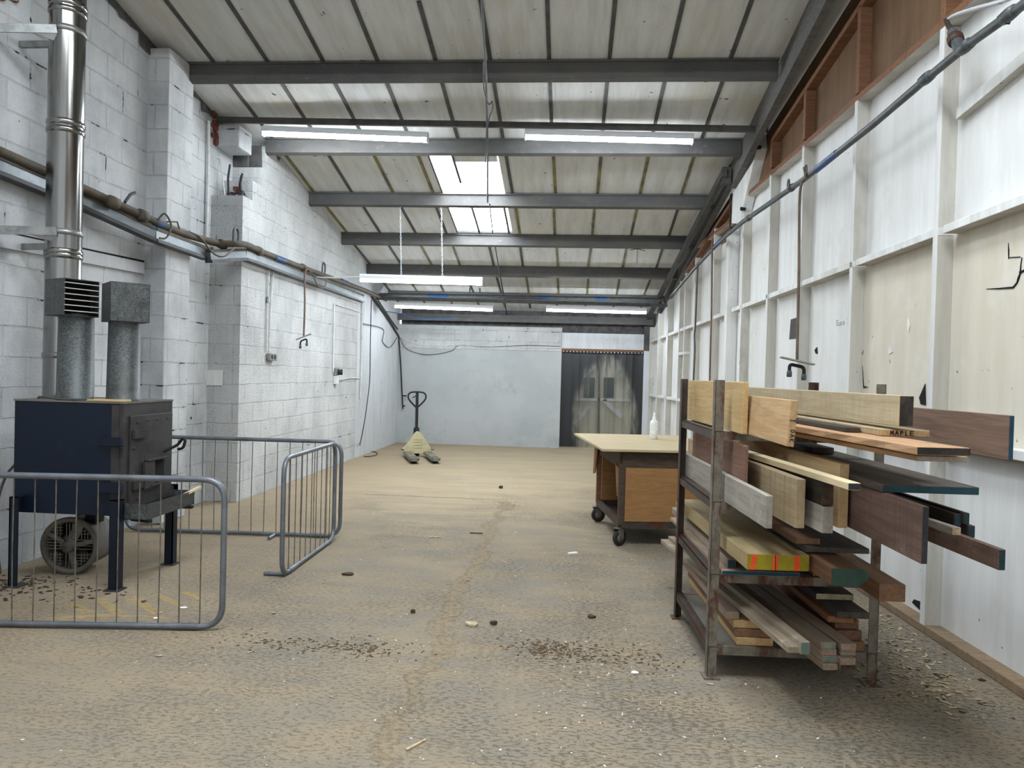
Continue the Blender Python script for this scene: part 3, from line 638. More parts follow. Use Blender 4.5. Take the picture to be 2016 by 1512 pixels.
# faint pencil note, letters as thin strokes
GL = {'E': [[(1, 0), (0, 0), (0, 1), (1, 1)], [(0, .5), (.8, .5)]], 'u': [[(0, .55), (0, .1), (.3, 0), (.7, .05), (.8, .55)], [(.8, .55), (.85, 0)]], 'r': [[(.1, 0), (.1, .55)], [(.1, .4), (.4, .58), (.7, .5)]],
      'o': [[(.4, 0), (.1, .15), (.1, .45), (.4, .58), (.7, .45), (.7, .15), (.4, 0)]], '2': [[(0, .8), (.3, 1), (.8, .9), (.75, .55), (0, 0), (.9, 0)]], '0': [[(.4, 0), (.05, .25), (.05, .75), (.4, 1), (.8, .75), (.8, .25), (.4, 0)]],
      'O': [[(.4, 0), (.05, .25), (.05, .75), (.4, 1), (.8, .75), (.8, .25), (.4, 0)]], 'A': [[(0, 0), (.45, 1), (.9, 0)], [(.2, .4), (.7, .4)]], 'K': [[(.1, 0), (.1, 1)], [(.8, 1), (.1, .45), (.85, 0)]],
      'M': [[(0, 0), (.1, 1), (.45, .35), (.8, 1), (.95, 0)]], 'P': [[(.1, 0), (.1, 1), (.7, .9), (.75, .6), (.1, .45)]], 'L': [[(.1, 1), (.1, 0), (.8, .02)]], 'Y': [[(0, 1), (.45, .5), (.9, 1)], [(.45, .5), (.45, -.1)]], ' ': []}
def lettering(b, text, o, du, dv, nrm, size, w, gap=1.25):   # strokes on a face: o origin, du/dv writing axes, nrm out of the face
    o, du, dv, nrm = V(o), V(du).normalized(), V(dv).normalized(), V(nrm).normalized(); x = 0
    for ch in text:
        for line in GL[ch]:
            for (a, c) in zip(line, line[1:]):
                p = o + du * (x + a[0] * size * .75) + dv * a[1] * size + nrm * .0012; q = o + du * (x + c[0] * size * .75) + dv * c[1] * size + nrm * .0012
                b.bar(p - (q - p).normalized() * w * .3, q + (q - p).normalized() * w * .3, w, .0012, up=nrm)
        x += size * .75 * gap
b = MB(); o = rw(1647, 641, -.098); lettering(b, 'Euro 20', o, WX, (0, 0, 1), WN, .045, .004); b.build('pencil_writing', 'pencil', wr)
# kerb at the foot of the wall
b = MB(); p, q = wpt(Y0, 0, .0), wpt(15.4, 0, .0); b.ob(p, q - p, -WN * .12, (0, 0, .055)); kb = struct(b.build('baseboard_right', 'w_floordust', bevel=.006))

# ================================================================== THINGS
# ---- LED battens
def batten(loc, label, L=1.83, tilt=0.0):
    t = thing('led_batten', loc, label, 'strip light', 'ceiling strip lights')
    b = MB(); prof = [(-.037, -.004), (.037, -.004), (.037, .035), (.024, .062), (-.024, .062), (-.037, .035)]
    x, y, z = loc
    b.prism([(x - L / 2, y + p, z + q) for p, q in prof], (L, 0, 0)); b.build('housing', 'lamp_body', t)
    b = MB(); k = 8; vs = []; fs = []
    pr = [(.033 * math.cos(math.pi + math.pi * j / k), -.003 + .046 * math.sin(math.pi + math.pi * j / k)) for j in range(k + 1)]
    b.prism([(x - L / 2 + .012, y + p, z + q) for p, q in pr], (L - .024, 0, 0)); b.build('diffuser', 'tube', t)
    for sx in (-1, 1): MB().box((x + sx * (L / 2 - .006) - .006, y - .038, z - .05), (x + sx * (L / 2 - .006) + .006, y + .038, z + .036)).build('end_cap', 'lamp_body', t)
    if tilt: t.rotation_euler = (0, tilt, 0)
    return t
def lamp_at(a, c, Y, label):
    p, q = ay(*a, Y), ay(*c, Y); m = (p + q) / 2; tl = math.atan2(p.z - q.z, q.x - p.x)
    return batten(m, label, (q - p).length, tl)
lamp_at((517, 259), (843, 272), 7.93, 'bright strip light on the front lighting bar, the one left of the rooflight')
lamp_at((1033, 266), (1365, 275), 7.93, 'bright strip light on the front lighting bar, the one right of the rooflight')
hang = lamp_at((709, 548), (950, 555), 10.0, 'bright strip light hanging on two white chains below the roof')
lamp_at((777, 601), (971, 608), 13.5, 'bright strip light near the back wall, on the side of the pallet truck')
lamp_at((1075, 608), (1273, 613), 13.5, 'bright strip light near the back wall above the strip curtain doorway')
for px, pt in ((790, 408), (871, 408)):  # chains
    p = ay(px, 545 if px < 800 else 549, 10.0); q = ay(px - 2, pt, 10.0); nl = int((q - p).length / .035); b = MB()
    for i in range(nl):
        c = p.lerp(q, (i + .5) / nl); sd = V((.009, 0, 0)) if i % 2 else V((0, .009, 0)); u = (q - p).normalized() * .021
        b.tube([c - u + sd * .4, c - u * .5 + sd, c + u * .5 + sd, c + u + sd * .4, c + u - sd * .4, c + u * .5 - sd, c - u * .5 - sd, c - u - sd * .4], .003, 4, True)
    ch = b.build('chain', 'lamp_body', None); o = V(hang['_o']); ch.parent = hang; ch.matrix_parent_inverse = (Matrix.Translation(o) @ hang.rotation_euler.to_matrix().to_4x4()).inverted()
p, q = ay(709, 545, 10.0), ax(622, 546, XL(10) + .08); tag(MB().tube([p, (p + q) / 2 + V((0, 0, -.01)), q], .011, 6).build('lamp_flex', 'conduit'), 'white flex running from the hanging strip light to the block wall', 'cable')
# bars that carry lamps and pipes
p, q = ay(376, 235, 7.97), ay(1512, 255, 7.97)
d = (q - p); p = p + d * ((XN + .01 - p.x) / d.x)
b = MB().bar(p, q, .035, .065); tag(b.build('lighting_bar', 'darkbar', org=(p + q) / 2), 'dark flat steel bar across the hall carrying the two front strip lights', 'bar')
p, q = ay(712, 586, 13.58), ay(1336, 602, 13.58)
tag(MB().bar(p, q, .05, .06).build('lighting_bar', 'darkbar', org=(p + q) / 2), 'thin grey steel bar across the back of the hall above two strip lights', 'bar')
t = thing('taped_pipe', ay(1000, 585, 13.75), 'dark pipe with scraps of blue tape running across the back of the hall', 'pipe')
p, q = ay(742, 580, 13.75), ay(1308, 590, 13.75); MB().cyl(p, q, .035, 10).build('pipe_run', 'pipe_grey', t)
d = q - p
for a, c in ((.185, .255), (.57, .605), (.765, .805)): MB().cyl(p + d * a, p + d * c, .038, 10).build('blue_tape', 'bluetape', t)
for a in (.33, .365): MB().bar(p + d * a + V((0, 0, -.07)), p + d * a + V((0, 0, .16)), .02, .03, up=(0, 1, 0)).build('bracket', 'pipe_grey', t)

# ---- services along the left walls
def lx(px, py, X): return ax(px, py, X)
t = thing('air_pipe', lx(430, 480, -3.75), 'dusty brown compressed air pipe along the left wall above the metal trunking', 'pipe')
pp = [lx(-60, 272, -4.02), lx(0, 298, -4.02), lx(153, 366, -4.0), lx(288, 428, -3.84), lx(335, 450, -3.83), lx(380, 466, -3.83), lx(432, 480, -3.80), lx(462, 480, -3.62), lx(485, 481, -3.60), lx(508, 493, -3.64), lx(594, 526, -3.64), lx(712, 569, -3.62), lx(760, 590, -3.6)]
MB().tube(arc(pp, .12), .036, 10).build('pipe_run', 'pipe_brown', t)
for f in (lx(222, 398, -3.9), lx(280, 424, -3.845), lx(437, 481, -3.77), lx(509, 494, -3.64), lx(596, 527, -3.64)): MB().lathe(f, [(.0, -.05), (.05, -.05), (.054, 0), (.05, .05), (0, .05)], 10, axis=(0, 1, -.03)).build('pipe_socket', 'pipe_brown', t)
for a, c in ((lx(305, 437, -3.838), lx(322, 445, -3.835)), (lx(540, 506, -3.64), lx(560, 514, -3.64)), (lx(672, 553, -3.63), lx(684, 558, -3.63))): MB().cyl(a, c, .039, 10).build('blue_tape', 'bluetape', t)
a = lx(246, 398, -3.88); MB().tube([a, a + V((.01, .06, .08)), a + V((.02, .11, .11))], .014, 8).build('stub_valve', 'pipe_grey', t)
a = lx(318, 442, -3.80)
MB().tube(sag([a + V((0, -.06, .03)), a + V((.03, 0, .1)), a + V((.06, .06, .0)), a + V((.05, 0, -.12)), a + V((.03, -.08, -.14))]), .009, 6).build('valve_loop', 'pipe_brown', t)
MB().tube([a + V((.04, .02, .03)), a + V((.06, .16, .06)), a + V((.06, .2, 0))], .008, 6).build('valve_lever', 'pipe_brown', t)
for px, py, X in ((464, 474, -3.62), (637, 536, -3.62)):
    a = lx(px, py, X); MB().tube(sag([a + V((0, -.05, -.02)), a + V((0, -.05, .09)), a + V((0, 0, .14)), a + V((0, .06, .1)), a + V((0, .06, .0))], 5), .013, 8).build('swan_neck', 'pipe_grey', t)
b = MB(); b.tube(sag([lx(372, 456, -3.81), lx(395, 468, -3.78), lx(418, 497, -3.74), lx(440, 505, -3.62), lx(463, 487, -3.6)], 8), .009, 6); b.build('air_hose', 'hose', t)
b = MB(); b.tube(sag([lx(604, 528, -3.61), lx(615, 540, -3.6), lx(626, 563, -3.6), lx(636, 567, -3.6), lx(642, 558, -3.6), lx(643, 540, -3.6)], 8), .009, 6); b.build('air_hose', 'hose', t)
# zinc trunking below the pipe
t = thing('cable_trunking', lx(434, 497, -3.75), 'long zinc cable trunking fixed below the brown pipe along the left wall', 'trunking')
tp = [lx(-60, 307, -4.06), lx(0, 330, -4.06), lx(153, 394, -4.06), lx(300, 462, -3.86), lx(404, 500, -3.86), lx(412, 500, -3.86)]
t2 = [lx(409, 505, -3.80) , V((-3.70, 7.90, lx(490, 505, -3.70).z)), lx(500, 508, -3.69), lx(594, 544, -3.69), lx(712, 588, -3.69)]
for seq in (tp, t2):
    for a, c in zip(seq, seq[1:]):
        MB().bar(a + V((0, 0, .0)), c, .075, .085).build('trunking_body', 'trunking', t); MB().bar(a + V((.012, 0, -.052)), c + V((.012, 0, -.052)), .09, .03).build('trunking_lip', 'trunk_dark', t)
        MB().bar(a + V((0, 0, .056)), c + V((0, 0, .056)), .09, .03).build('timber_batten', 'pipe_brown', t)
# stainless flue
t = thing('flue_pipe', (-3.73, 5.04, 1.275), 'tall shiny stainless steel flue pipe rising from the blue heater', 'flue')
fa = lambda z: V((-3.73, 5.04, z))
MB().cyl(fa(1.275), fa(ZR(5.04) + .0), .118, 32).build('flue_tube', 'stainless', t)
for z in (1.60, 2.325, 2.355, 3.235, 3.29, 4.10, 4.15): MB().lathe(fa(z), [(.117, -.022), (.124, -.018), (.127, 0), (.124, .018), (.117, .022)], 32).build('joint_band', 'stainless', t)
for py, pz in ((57, 0), (455, 0)):
    z = fa(0); a = ay(118, py + 3, 5.0); zz = a.z
    MB().lathe(V((-3.73, 5.04, zz)), [(.119, -.02), (.124, -.02), (.124, .02), (.119, .02)], 32).build('wall_clamp', 'galvbar', t)
    e0, e1 = ay(112, py, 4.92), ax(-30, py - 3, XN + .015); g0, g1 = ay(104, py + 30, 5.05), ax(40, py + 31, XN + .01)
    MB().bar(e0, e1, .012, .06).build('bracket_bar', 'galvbar', t); b = MB(); b.bar(g0, g1, .03, .045); b.prism([e0 + V((0, 0, -.03)), e0.lerp(e1, .35) + V((0, 0, -.03)), e0 + V((0, .02, -.085))], (-.008, .004, 0)); b.build('wall_bracket', 'galvbar', t)

# ---- blue wood heater
HX0, HX1, HY0, HY1, HZ0, HZ1 = -3.83, -3.035, 4.72, 5.33, .50, 1.275
t = thing('wood_heater', ((HX0 + HX1) / 2, 5.02, 0), 'navy blue steel wood heater box on legs with two square-headed hot air ducts', 'heater')
MB().box((HX0, HY0, HZ0), (HX1 - .03, HY1, HZ1)).build('fire_box', 'blue', t, bevel=.004)
MB().box((HX1 - .085, HY0 - .003, HZ0 + .02), (HX1 - .03 + .001, HY0 + .001, HZ1 - .01)).build('front_corner', 'soot', t)
b = MB(); b.box((HX1 - .03, HY0, HZ0), (HX1, HY1, HZ1)); b.build('end_plate', 'soot', t, bevel=.003)
MB().box((HX0 - .004, HY0 - .004, HZ1), (HX1 + .004, HY1 + .004, HZ1 + .012)).build('dusty_top', 'shelf', t)
d = MB(); d.box((HX1, HY0 + .06, .545), (HX1 + .014, HY1 - .02, 1.19)); door = d.build('fire_door', 'soot', t, bevel=.004)
for y, z in ((4.86, 1.14), (4.98, 1.15), (5.10, 1.15), (5.24, 1.15), (4.82, .96), (4.82, .78), (4.82, .66), (4.88, .60)): MB().lathe((HX1 + .014, y, z), [(.010, 0), (.009, .005), (.005, .007), (0, .007)], 10, axis=(1, 0, 0)).build('rivet', 'soot', door)
for z in (1.06, .70): 
    MB().box((HX1 + .012, 4.80, z - .03), (HX1 + .035, 4.96, z + .03)).build('hinge_strap', 'soot', door)
b = MB(); b.box((HX1 + .012, 4.95, .855), (HX1 + .05, 5.22, .865)); b.box((HX1 + .012, 4.95, .865), (HX1 + .016, 5.22, .90)); b.build('slide_rail', 'soot', door); MB().box((HX1 + .012, 4.99, .67), (HX1 + .05, 5.2, .678)).build('slide_rail', 'soot', door)
MB().box((HX1 + .02, 4.92, .66), (HX1 + .042, 5.04, .85)).build('air_slide', 'soot', door); MB().box((HX1 + .013, 5.04, .68), (HX1 + .017, 5.2, .85)).build('air_slot', 'void', door)
b = MB(); b.tube(sag([(HX1 + .01, 5.2, .90), (HX1 + .09, 5.24, .945), (HX1 + .13, 5.24, .99), (HX1 + .155, 5.24, .985), (HX1 + .14, 5.24, .93), (HX1 + .1, 5.24, .915)], 6), .011, 8); b.build('door_handle', 'black', door)
b = MB(); b.box((HX1 - .16, HY0 - .035, .985), (HX1 + .005, HY0 - .002, 1.045)); b.box((HX1 - .04, HY0 - .045, .975), (HX1 + .012, HY0, .982)); b.build('door_hinge', 'blue', t, bevel=.003)
b = MB(); b.box((HX1 - .145, HY0 - .04, .665), (HX1 + .01, HY0 - .002, .735)); b.build('door_hinge', 'blue', t, bevel=.003)
for x, y in ((-3.76, 4.67), (-3.06, 4.70), (-3.06, 5.385), (-3.79, 5.385)):
    b = MB(); zt = .62; s1 = 1 if x < -3.5 else -1
    b.box((x - .032, y - .03, .008), (x + .032, y - .022, zt)); b.box((x + .024 if s1 < 0 else x - .032, y - .03, .008), (x + .032 if s1 < 0 else x - .024, y + .035, zt)); b.box((x - .032, y - .03, zt - .006), (x + .032, y + .035, zt))
    if y > 5: b.box((x - .032, y - .06, .5), (x + .032, y + .035, zt))
    l = b.build('leg', 'blue', t); MB().box((x - .055, y - .05, 0), (x + .055, y + .05, .008)).build('foot_plate', 'soot', l)
# duct cowls
def cowl(c, rr_, corner, u, v, lu, lv, z0, z1, louvre):
    dz = HZ1 + .012; du = MB(); k = z0 - dz
    du.lathe((c[0], c[1], dz), [(rr_ * 1.03, 0), (rr_ * 1.03, .02), (rr_, .022), (rr_ * .94, k + .02)], 28); dct = du.build('hot_air_duct', 'galv', t)
    u = V((u[0], u[1], 0)).normalized(); v = V((v[0], v[1], 0)).normalized(); o = V((corner[0], corner[1], z0)); hz = z1 - z0; e = .004; b = MB()
    U, W_ = u * lu, v * lv
    b.ob(o, U, W_, (0, 0, e)); b.ob(o + V((0, 0, hz - e)), U, W_, (0, 0, e)); b.ob(o, u * e, W_, (0, 0, hz)); b.ob(o + U - u * e, u * e, W_, (0, 0, hz)); b.ob(o + W_ - v * e, U, v * e, (0, 0, hz))
    if not louvre: b.ob(o, U, v * e, (0, 0, hz))
    else: b.ob(o + v * .12, U, v * e, (0, 0, hz), 1)
    hood = b.build('square_hood', ['galv', 'void'], dct, org=None); 
    if louvre:
        for i in range(6):
            z = o.z + hz * (i + .75) / 6.6
            MB().ob(V((o.x, o.y, z)) - v * .010, U, v * .035 + V((0, 0, .006)), (0, 0, .004)).build('louvre_blade', 'louvre', dct)
    return dct
cowl((-3.49, 4.86), .118, (-3.437, 4.66), (.45, .893), (-.893, .45), .235, .255, 1.873, 2.126, True)
cowl((-3.165, 4.91), .108, (-3.147, 4.72), (.7, .71), (-.71, .7), .25, .27, 1.845, 2.116, False)
# tray hooked on the heater, stick in it, bits on top
t = thing('ash_tray', (-2.95, 5.03, .48), 'galvanised sheet metal tray hooked below the heater door', 'tray')
tx0, tx1, ty0, ty1, tz0, tz1 = -3.03, -2.862, 4.735, 5.36, .478, .588
b = MB(); e = .004
b.box((tx0, ty0, tz0), (tx1 - .012, ty1, tz0 + e)); b.ob((tx0, ty0, tz0), (tx1 - tx0 - .012, 0, 0), (0, e, 0), (.0, 0, tz1 - tz0)); b.ob((tx1 - .012, ty0, tz0), (e, 0, 0), (0, ty1 - ty0, 0), (.012, 0, tz1 - tz0)); b.box((tx0, ty1 - e, tz0), (tx1, ty1, tz1)); b.box((tx0, ty0, tz0), (tx0 + e, ty1, tz1))
b.build('tray_body', 'galv', t)
MB().bar((tx0 + .01, ty0 + .08, tz0 - .012), (tx1 + .012, ty0 + .02, tz0 - .008), .03, .022).build('support_arm', 'black', t); MB().bar((tx0 + .01, ty1 - .06, tz0 - .012), (tx1 + .02, ty1 - .06, tz0 - .008), .03, .022).build('support_arm', 'black', t)
b = MB(); b.bar((-2.965, 4.99, .5), (-2.835, 5.40, .61), .03, .014); tag(b.build('wood_offcut', 'w_pale', org=(-2.95, 5.2, .48)), 'pale wood sliver lying across the rim of the galvanised tray', 'wood offcut')
b = MB(); b.box((-3.32, 4.735, HZ1 + .0125), (-3.05, 4.83, HZ1 + .026)); tag(b.build('wood_offcut', 'w_cream', org=(-3.18, 4.78, HZ1 + .0125), bevel=.002), 'flat pale wood offcut on top of the blue heater', 'wood offcut')
b = MB(); b.tube(sag([(-3.72, 4.80, HZ1 + .02), (-3.66, 4.755, HZ1 + .03), (-3.5, 4.735, HZ1 + .02), (-3.35, 4.73, HZ1 + .022), (-3.28, 4.76, HZ1 + .034)], 8), .007, 6); tag(b.build('heater_cable', 'cable', org=(-3.5, 4.74, HZ1 + .012)), 'thin grey cable lying along the top edge of the blue heater', 'cable')
b = MB(); b.box((-3.36, 5.08, HZ1 + .0125), (-3.29, 5.16, HZ1 + .11)); tag(b.build('control_box', 'lamp_body', org=(-3.325, 5.12, HZ1 + .0125), bevel=.006), 'small white box on the heater between the two hot air ducts', 'box')
b = MB(); b.tube(sag([(-3.84, 4.95, .93), (-3.90, 4.90, .86), (-3.99, 4.86, .74), (-4.04, 4.84, .55), (-4.05, 4.84, .3), (-4.03, 4.86, .02)], 6), .009, 6); tag(b.build('heater_cable', 'cable', org=(-4.0, 4.9, 0)), 'grey cable drooping from the side of the blue heater to the floor by the wall', 'cable')
# axial fan under the heater
fc = V((-3.60, 4.98, .212)); t = thing('duct_fan', (fc.x, fc.y + .15, 0), 'grey drum fan with broken plastic grille under the blue heater', 'fan')
A = V((.10, -1, 0)).normalized()         # axis towards the viewer
b = MB(); b.lathe(fc, [(.185, -.30), (.19, -.02), (.21, -.015), (.21, .0), (.175, .004), (.168, -.04), (.168, -.29)], 40, axis=A); b.build('fan_drum', 'shelf', t)
MB().lathe(fc - A * .16, [(0, 0), (.168, 0)], 40, axis=A).build('fan_back', 'void', t)
MB().lathe(fc - A * .05 + V((-.03, 0, 0)), [(0, .03), (.05, .028), (.068, .015), (.07, -.06), (0, -.06)], 24, axis=A).build('motor_hub', 'hub', t)
SD = V((0, 0, 1)).cross(A).normalized(); UPV = V((0, 0, 1))
for k in range(5):
    a = k * 2 * math.pi / 5 + .3; dr_ = SD * math.cos(a) + UPV * math.sin(a); pe = dr_.cross(A)
    MB().add([fc - A * .10 + dr_ * .06 - pe * .02, fc - A * .07 + dr_ * .06 + pe * .03, fc - A * .06 + dr_ * .16 + pe * .05, fc - A * .11 + dr_ * .16 - pe * .03], [(0, 1, 2, 3)]) .build('fan_blade', 'rubber', t)
b = MB()
for i in range(-7, 8):
    o = i * .022; h = math.sqrt(max(0, .166 ** 2 - o * o))
    for (a, c) in ((-h, -.05), (.05, h)):
        if i in (-2, 3) : continue
        if c > a: b.bar(fc + SD * o + UPV * a - A * .004, fc + SD * o + UPV * c - A * .004, .006, .005, up=A); b.bar(fc + UPV * o + SD * a - A * .004, fc + UPV * o + SD * c - A * .004, .006, .005, up=A)
b.build('broken_grille', 'hub', t)
for a, wd in ((.2, .03), (1.15, .07), (2.6, .03), (5.0, .045)):
    dr_ = SD * math.cos(a) + UPV * math.sin(a); MB().bar(fc + dr_ * .05 - A * .01, fc + dr_ * .185 - A * .005, wd, .016, up=A).build('grille_arm', 'hub', t)
MB().box((fc.x + .05, fc.y + .1, .36), (fc.x + .13, fc.y + .2, .43)).build('terminal_box', 'black', t)

# ---- tubular barriers
def barrier(end, ang, L, nb, label, Ht=.905, foot=()):
    # end = ground point of the free end, ang = direction of the run away from that end
    t = thing('pedestrian_barrier', (end[0], end[1], 0), label, 'barrier', 'tubular steel barriers round the heater'); o = V((end[0], end[1], 0)); d = V((math.cos(ang), math.sin(ang), 0))
    r = .018; z0, z1 = r + .004, Ht - r
    P4 = [o + d * .02 + V((0, 0, z0)), o + d * (L - .02) + V((0, 0, z0)), o + d * (L - .02) + V((0, 0, z1)), o + d * .02 + V((0, 0, z1))]
    loop = []
    for i in range(4):
        a, c, e = P4[i - 1], P4[i], P4[(i + 1) % 4]; r0 = .13
        p, q = c + (a - c).normalized() * r0, c + (e - c).normalized() * r0
        for j in range(9):
            s_ = j / 8; loop.append(p * (1 - s_) ** 2 + c * 2 * s_ * (1 - s_) * 1.0 + q * s_ ** 2)
    MB().tube(loop, r, 12, True).build('tube_frame', 'barrier', t)
    for i in range(nb):
        x = .15 + (L - .3) * i / (nb - 1); w = .004 * math.sin(i * 2.3)
        MB().tube([o + d * x + V((0, 0, z0 + .012)), o + d * (x + w) + V((0, 0, .45)), o + d * x + V((0, 0, z1 - .012))], .0038, 5).build('upright_wire', 'wire', t)
    n_ = V((-d.y, d.x, 0))
    for x in foot: MB().cyl(o + d * x + V((0, 0, .016)), o + d * x + n_ * .16 + V((0, 0, .016)), .0155, 10).build('foot_bar', 'barrier', t)
    MB().cyl(o + d * .16 + V((0, 0, z0)), o + d * .30 + V((0, 0, z0)), .021, 12).build('frame_sleeve', 'barrier', t)
    return t
barrier((-1.97, 4.075), math.pi + R(6.3), 2.1, 16, 'grey tubular barrier standing in front of the blue heater and its fan')
barrier((-2.065, 5.12), R(90.9), 1.27, 9, 'grey tubular barrier running lengthwise between the blue heater and the open floor', foot=(.09,))
barrier((-2.04, 6.475), math.pi + R(3), 2.04, 16, 'grey tubular barrier standing behind the blue heater, parallel to the back wall', foot=(.62,))
# ---- pallet truck
bk = V((-.335, .942, 0)).normalized(); sdv = V((bk.y, -bk.x, 0))       # backwards, and to the right seen from the forks
tipm = V((-2.347, 11.93, 0)); PT = lambda s_, v, z: tipm + bk * v + sdv * s_ + V((0, 0, z))
t = thing('pallet_truck', tipm + bk * .7, 'hand pallet truck with ivory body and black loop handle standing by the back wall', 'pallet truck')
for s_ in (-1, 1):
    b = MB(); c = s_ * .18
    prof = [(-.08, .055), (-.065, .10), (.065, .10), (.08, .055), (.074, .055), (.06, .094), (-.06, .094), (-.074, .055)]
    b.prism([PT(c + x, .10, z) for x, z in prof], bk * 1.05)
    b.prism([PT(c - .08, .10, .05), PT(c - .08, .10, .10), PT(c - .05, .02, .10), PT(c + .05, .02, .10), PT(c + .08, .10, .10), PT(c + .08, .10, .05)][1:5], (0, 0, -.05))
    f = b.build('fork', 'wornsteel', t); MB().ob(PT(c - .055, .17, .1005), sdv * .11, bk * .05, (0, 0, .002)).build('roller_slot', 'void', f)
    MB().cyl(PT(c - .045, .17, .042), PT(c + .045, .17, .042), .04, 14).build('load_roller', 'rubber', f)
def tri(z): return .27 - .25 * max(0, (z - .12)) / .33
b = MB(); lean = lambda z: 1.09 + .04 * z
pts = [(-.27, .06), (.27, .06), (.27, .13), (.055, .43), (.02, .46), (-.02, .46), (-.055, .43), (-.27, .13)]
b.prism([PT(x, lean(z), z) for x, z in pts], bk * .06); body = b.build('body_plate', 'ivory', t, bevel=.006)
for z in (.17, .22, .27, .32): b = MB().bar(PT(-.10 + z * .08, lean(z) - .004, z), PT(.10 - z * .08, lean(z) - .004, z), .012, .012); b.build('pressed_rib', 'ivory', body)
for s_ in (-1, 1): MB().cyl(PT(s_ * .25, lean(.15) - .02, .15), PT(s_ * .30, lean(.15) - .02, .15), .022, 10).build('pivot_pin', 'wornsteel', body)
MB().cyl(PT(-.05, 1.27, .09), PT(.05, 1.27, .09), .088, 20).build('steer_wheel', 'rubber', t)
b = MB(); b.tube([PT(0, 1.27, .09), PT(0, 1.27, .42)], .05, 14); b.tube([PT(0, 1.29, .38), PT(0.0, 1.30, .52)], [.062, .05], 14); b.build('pump_column', 'black', t)
b = MB(); b.bar(PT(0, 1.30, .5), PT(0, 1.33, 1.17), .05, .05, up=bk); b.build('tiller_bar', 'black', t)
lp = [PT(0, 1.325, .88), PT(.07, 1.328, .945), PT(.145, 1.33, 1.03), PT(.165, 1.332, 1.10), PT(.135, 1.335, 1.155), PT(.06, 1.337, 1.175), PT(-.06, 1.337, 1.175), PT(-.135, 1.335, 1.155), PT(-.165, 1.332, 1.10), PT(-.145, 1.33, 1.03), PT(-.07, 1.328, .945)]
b = MB(); q = sag(lp + [lp[0]], 4)[:-1]; b.tube(q, .0155, 8, True); b.build('loop_handle', 'black', t); MB().tube([PT(0, 1.31, 1.12), PT(-.09, 1.30, 1.065)], .009, 6).build('release_lever', 'black', t)

# ---- workbench on casters
tu = V((.99, .14, 0)).normalized(); tv = V((-.14, .99, 0)).normalized(); to = V((.319, 6.53, 0)); TB = lambda u, v, z: to + tu * u + tv * v + V((0, 0, z))
t = thing('workbench', TB(.6, .7, 0), 'plywood topped workbench on caster wheels with orange plywood side panels', 'workbench')
MB().ob(TB(0, 0, .878), tu * 1.22, tv * 1.72, (0, 0, .022)).build('bench_top', 'ply_top', t, bevel=.002)
b = MB(); fu0, fu1, fv0, fv1 = .205, .93, .10, 1.22
for (a, c) in (((fu0, fv0), (fu1, fv0)), ((fu0, fv1), (fu1, fv1)), ((fu0, fv0), (fu0, fv1)), ((fu1, fv0), (fu1, fv1))):
    MB().bar(TB(*a, .80), TB(*c, .80), .04, .155).build('apron', 'apron', t, bevel=.003)
    MB().bar(TB(*a, .205), TB(*c, .205), .045, .06).build('base_rail', 'rackdark', t)
for u in (fu0, fu1):
    for v in (fv0, fv1): MB().bar(TB(u, v, .2), TB(u, v, .76), .05, .05, up=tu).build('leg', 'brown_rail' if v > 1 else 'apron', t)
MB().ob(TB(fu0 + .03, fv0 - .03, .235), tu * (fu1 - fu0 + .04), tv * .014, (0, 0, .49)).build('side_panel', 'ply', t)
MB().ob(TB(fu0 + .03, fv1 - .02, .235), tu * (fu1 - fu0 - .06), tv * .014, (0, 0, .49)).build('side_panel', 'ply', t)
MB().ob(TB(fu1 - .02, fv0, .235), tv * (fv1 - fv0), tu * .014, (0, 0, .49)).build('side_panel', 'ply', t)
MB().prism([TB(fu0 - .03, fv0 + .02, .72), TB(fu0 - .03, fv0 + .16, .74), TB(fu0 - .03, fv0 + .05, .45)], tu * .014).build('gusset', 'ply', t)
MB().prism([TB(fu0 - .035, fv1 + .03, .86), TB(fu0 - .035, fv1 - .1, .78), TB(fu0 - .035, fv1 + .0, .52), TB(fu0 - .035, fv1 + .10, .5)], tu * -.014).build('gusset', 'ply', t)
MB().ob(TB(fu0 + .02, fv0 + .02, .17), tu * (fu1 - fu0 - .04), tv * (fv1 - fv0 - .04), (0, 0, .012)).build('lower_shelf', 'rackdark', t)
MB().ob(TB(fu1 + .05, fv0 - .02, .30), tu * .018, tv * .6, (0, 0, .36)).build('end_board', 'ply', t)
for u in (fu0 + .0, fu1 - .12):
    for v in (fv0 + .02, fv1 - .02):
        c = TB(u, v, .076); rot = R(35 if v < 1 else 15); wa = (tu * math.cos(rot) + tv * math.sin(rot)); ws = V((-wa.y, wa.x, 0))
        # wheel axis is across wa
        axd = ws
        cs = MB(); cs.lathe(c, [(.045, -.018), (.07, -.02), (.076, -.012), (.076, .012), (.07, .02), (.045, .018)], 24, axis=axd); 
        fk = MB(); 
        for sg in (-1, 1): fk.prism([c + axd * sg * .026 + wa * .02 + V((0, 0, -.01)), c + axd * sg * .026 - wa * .015 + V((0, 0, -.012)), c + axd * sg * .026 - wa * .055 + V((0, 0, .075)), c + axd * sg * .026 + wa * .03 + V((0, 0, .09))], axd * sg * .004)
        fk.ob(c - wa * .055 - axd * .032 + V((0, 0, .085)), wa * .11, axd * .064, (0, 0, .006)); fk.cyl(c + V((0, 0, .09)), c + V((0, 0, .10)), .03, 12)
        f_ = fk.build('caster_fork', 'hub', t); cs.build('wheel', 'rubber', f_); MB().lathe(c, [(0, -.024), (.046, -.017), (.046, .017), (0, .024)], 20, axis=axd).build('wheel_hub', 'hub', f_)
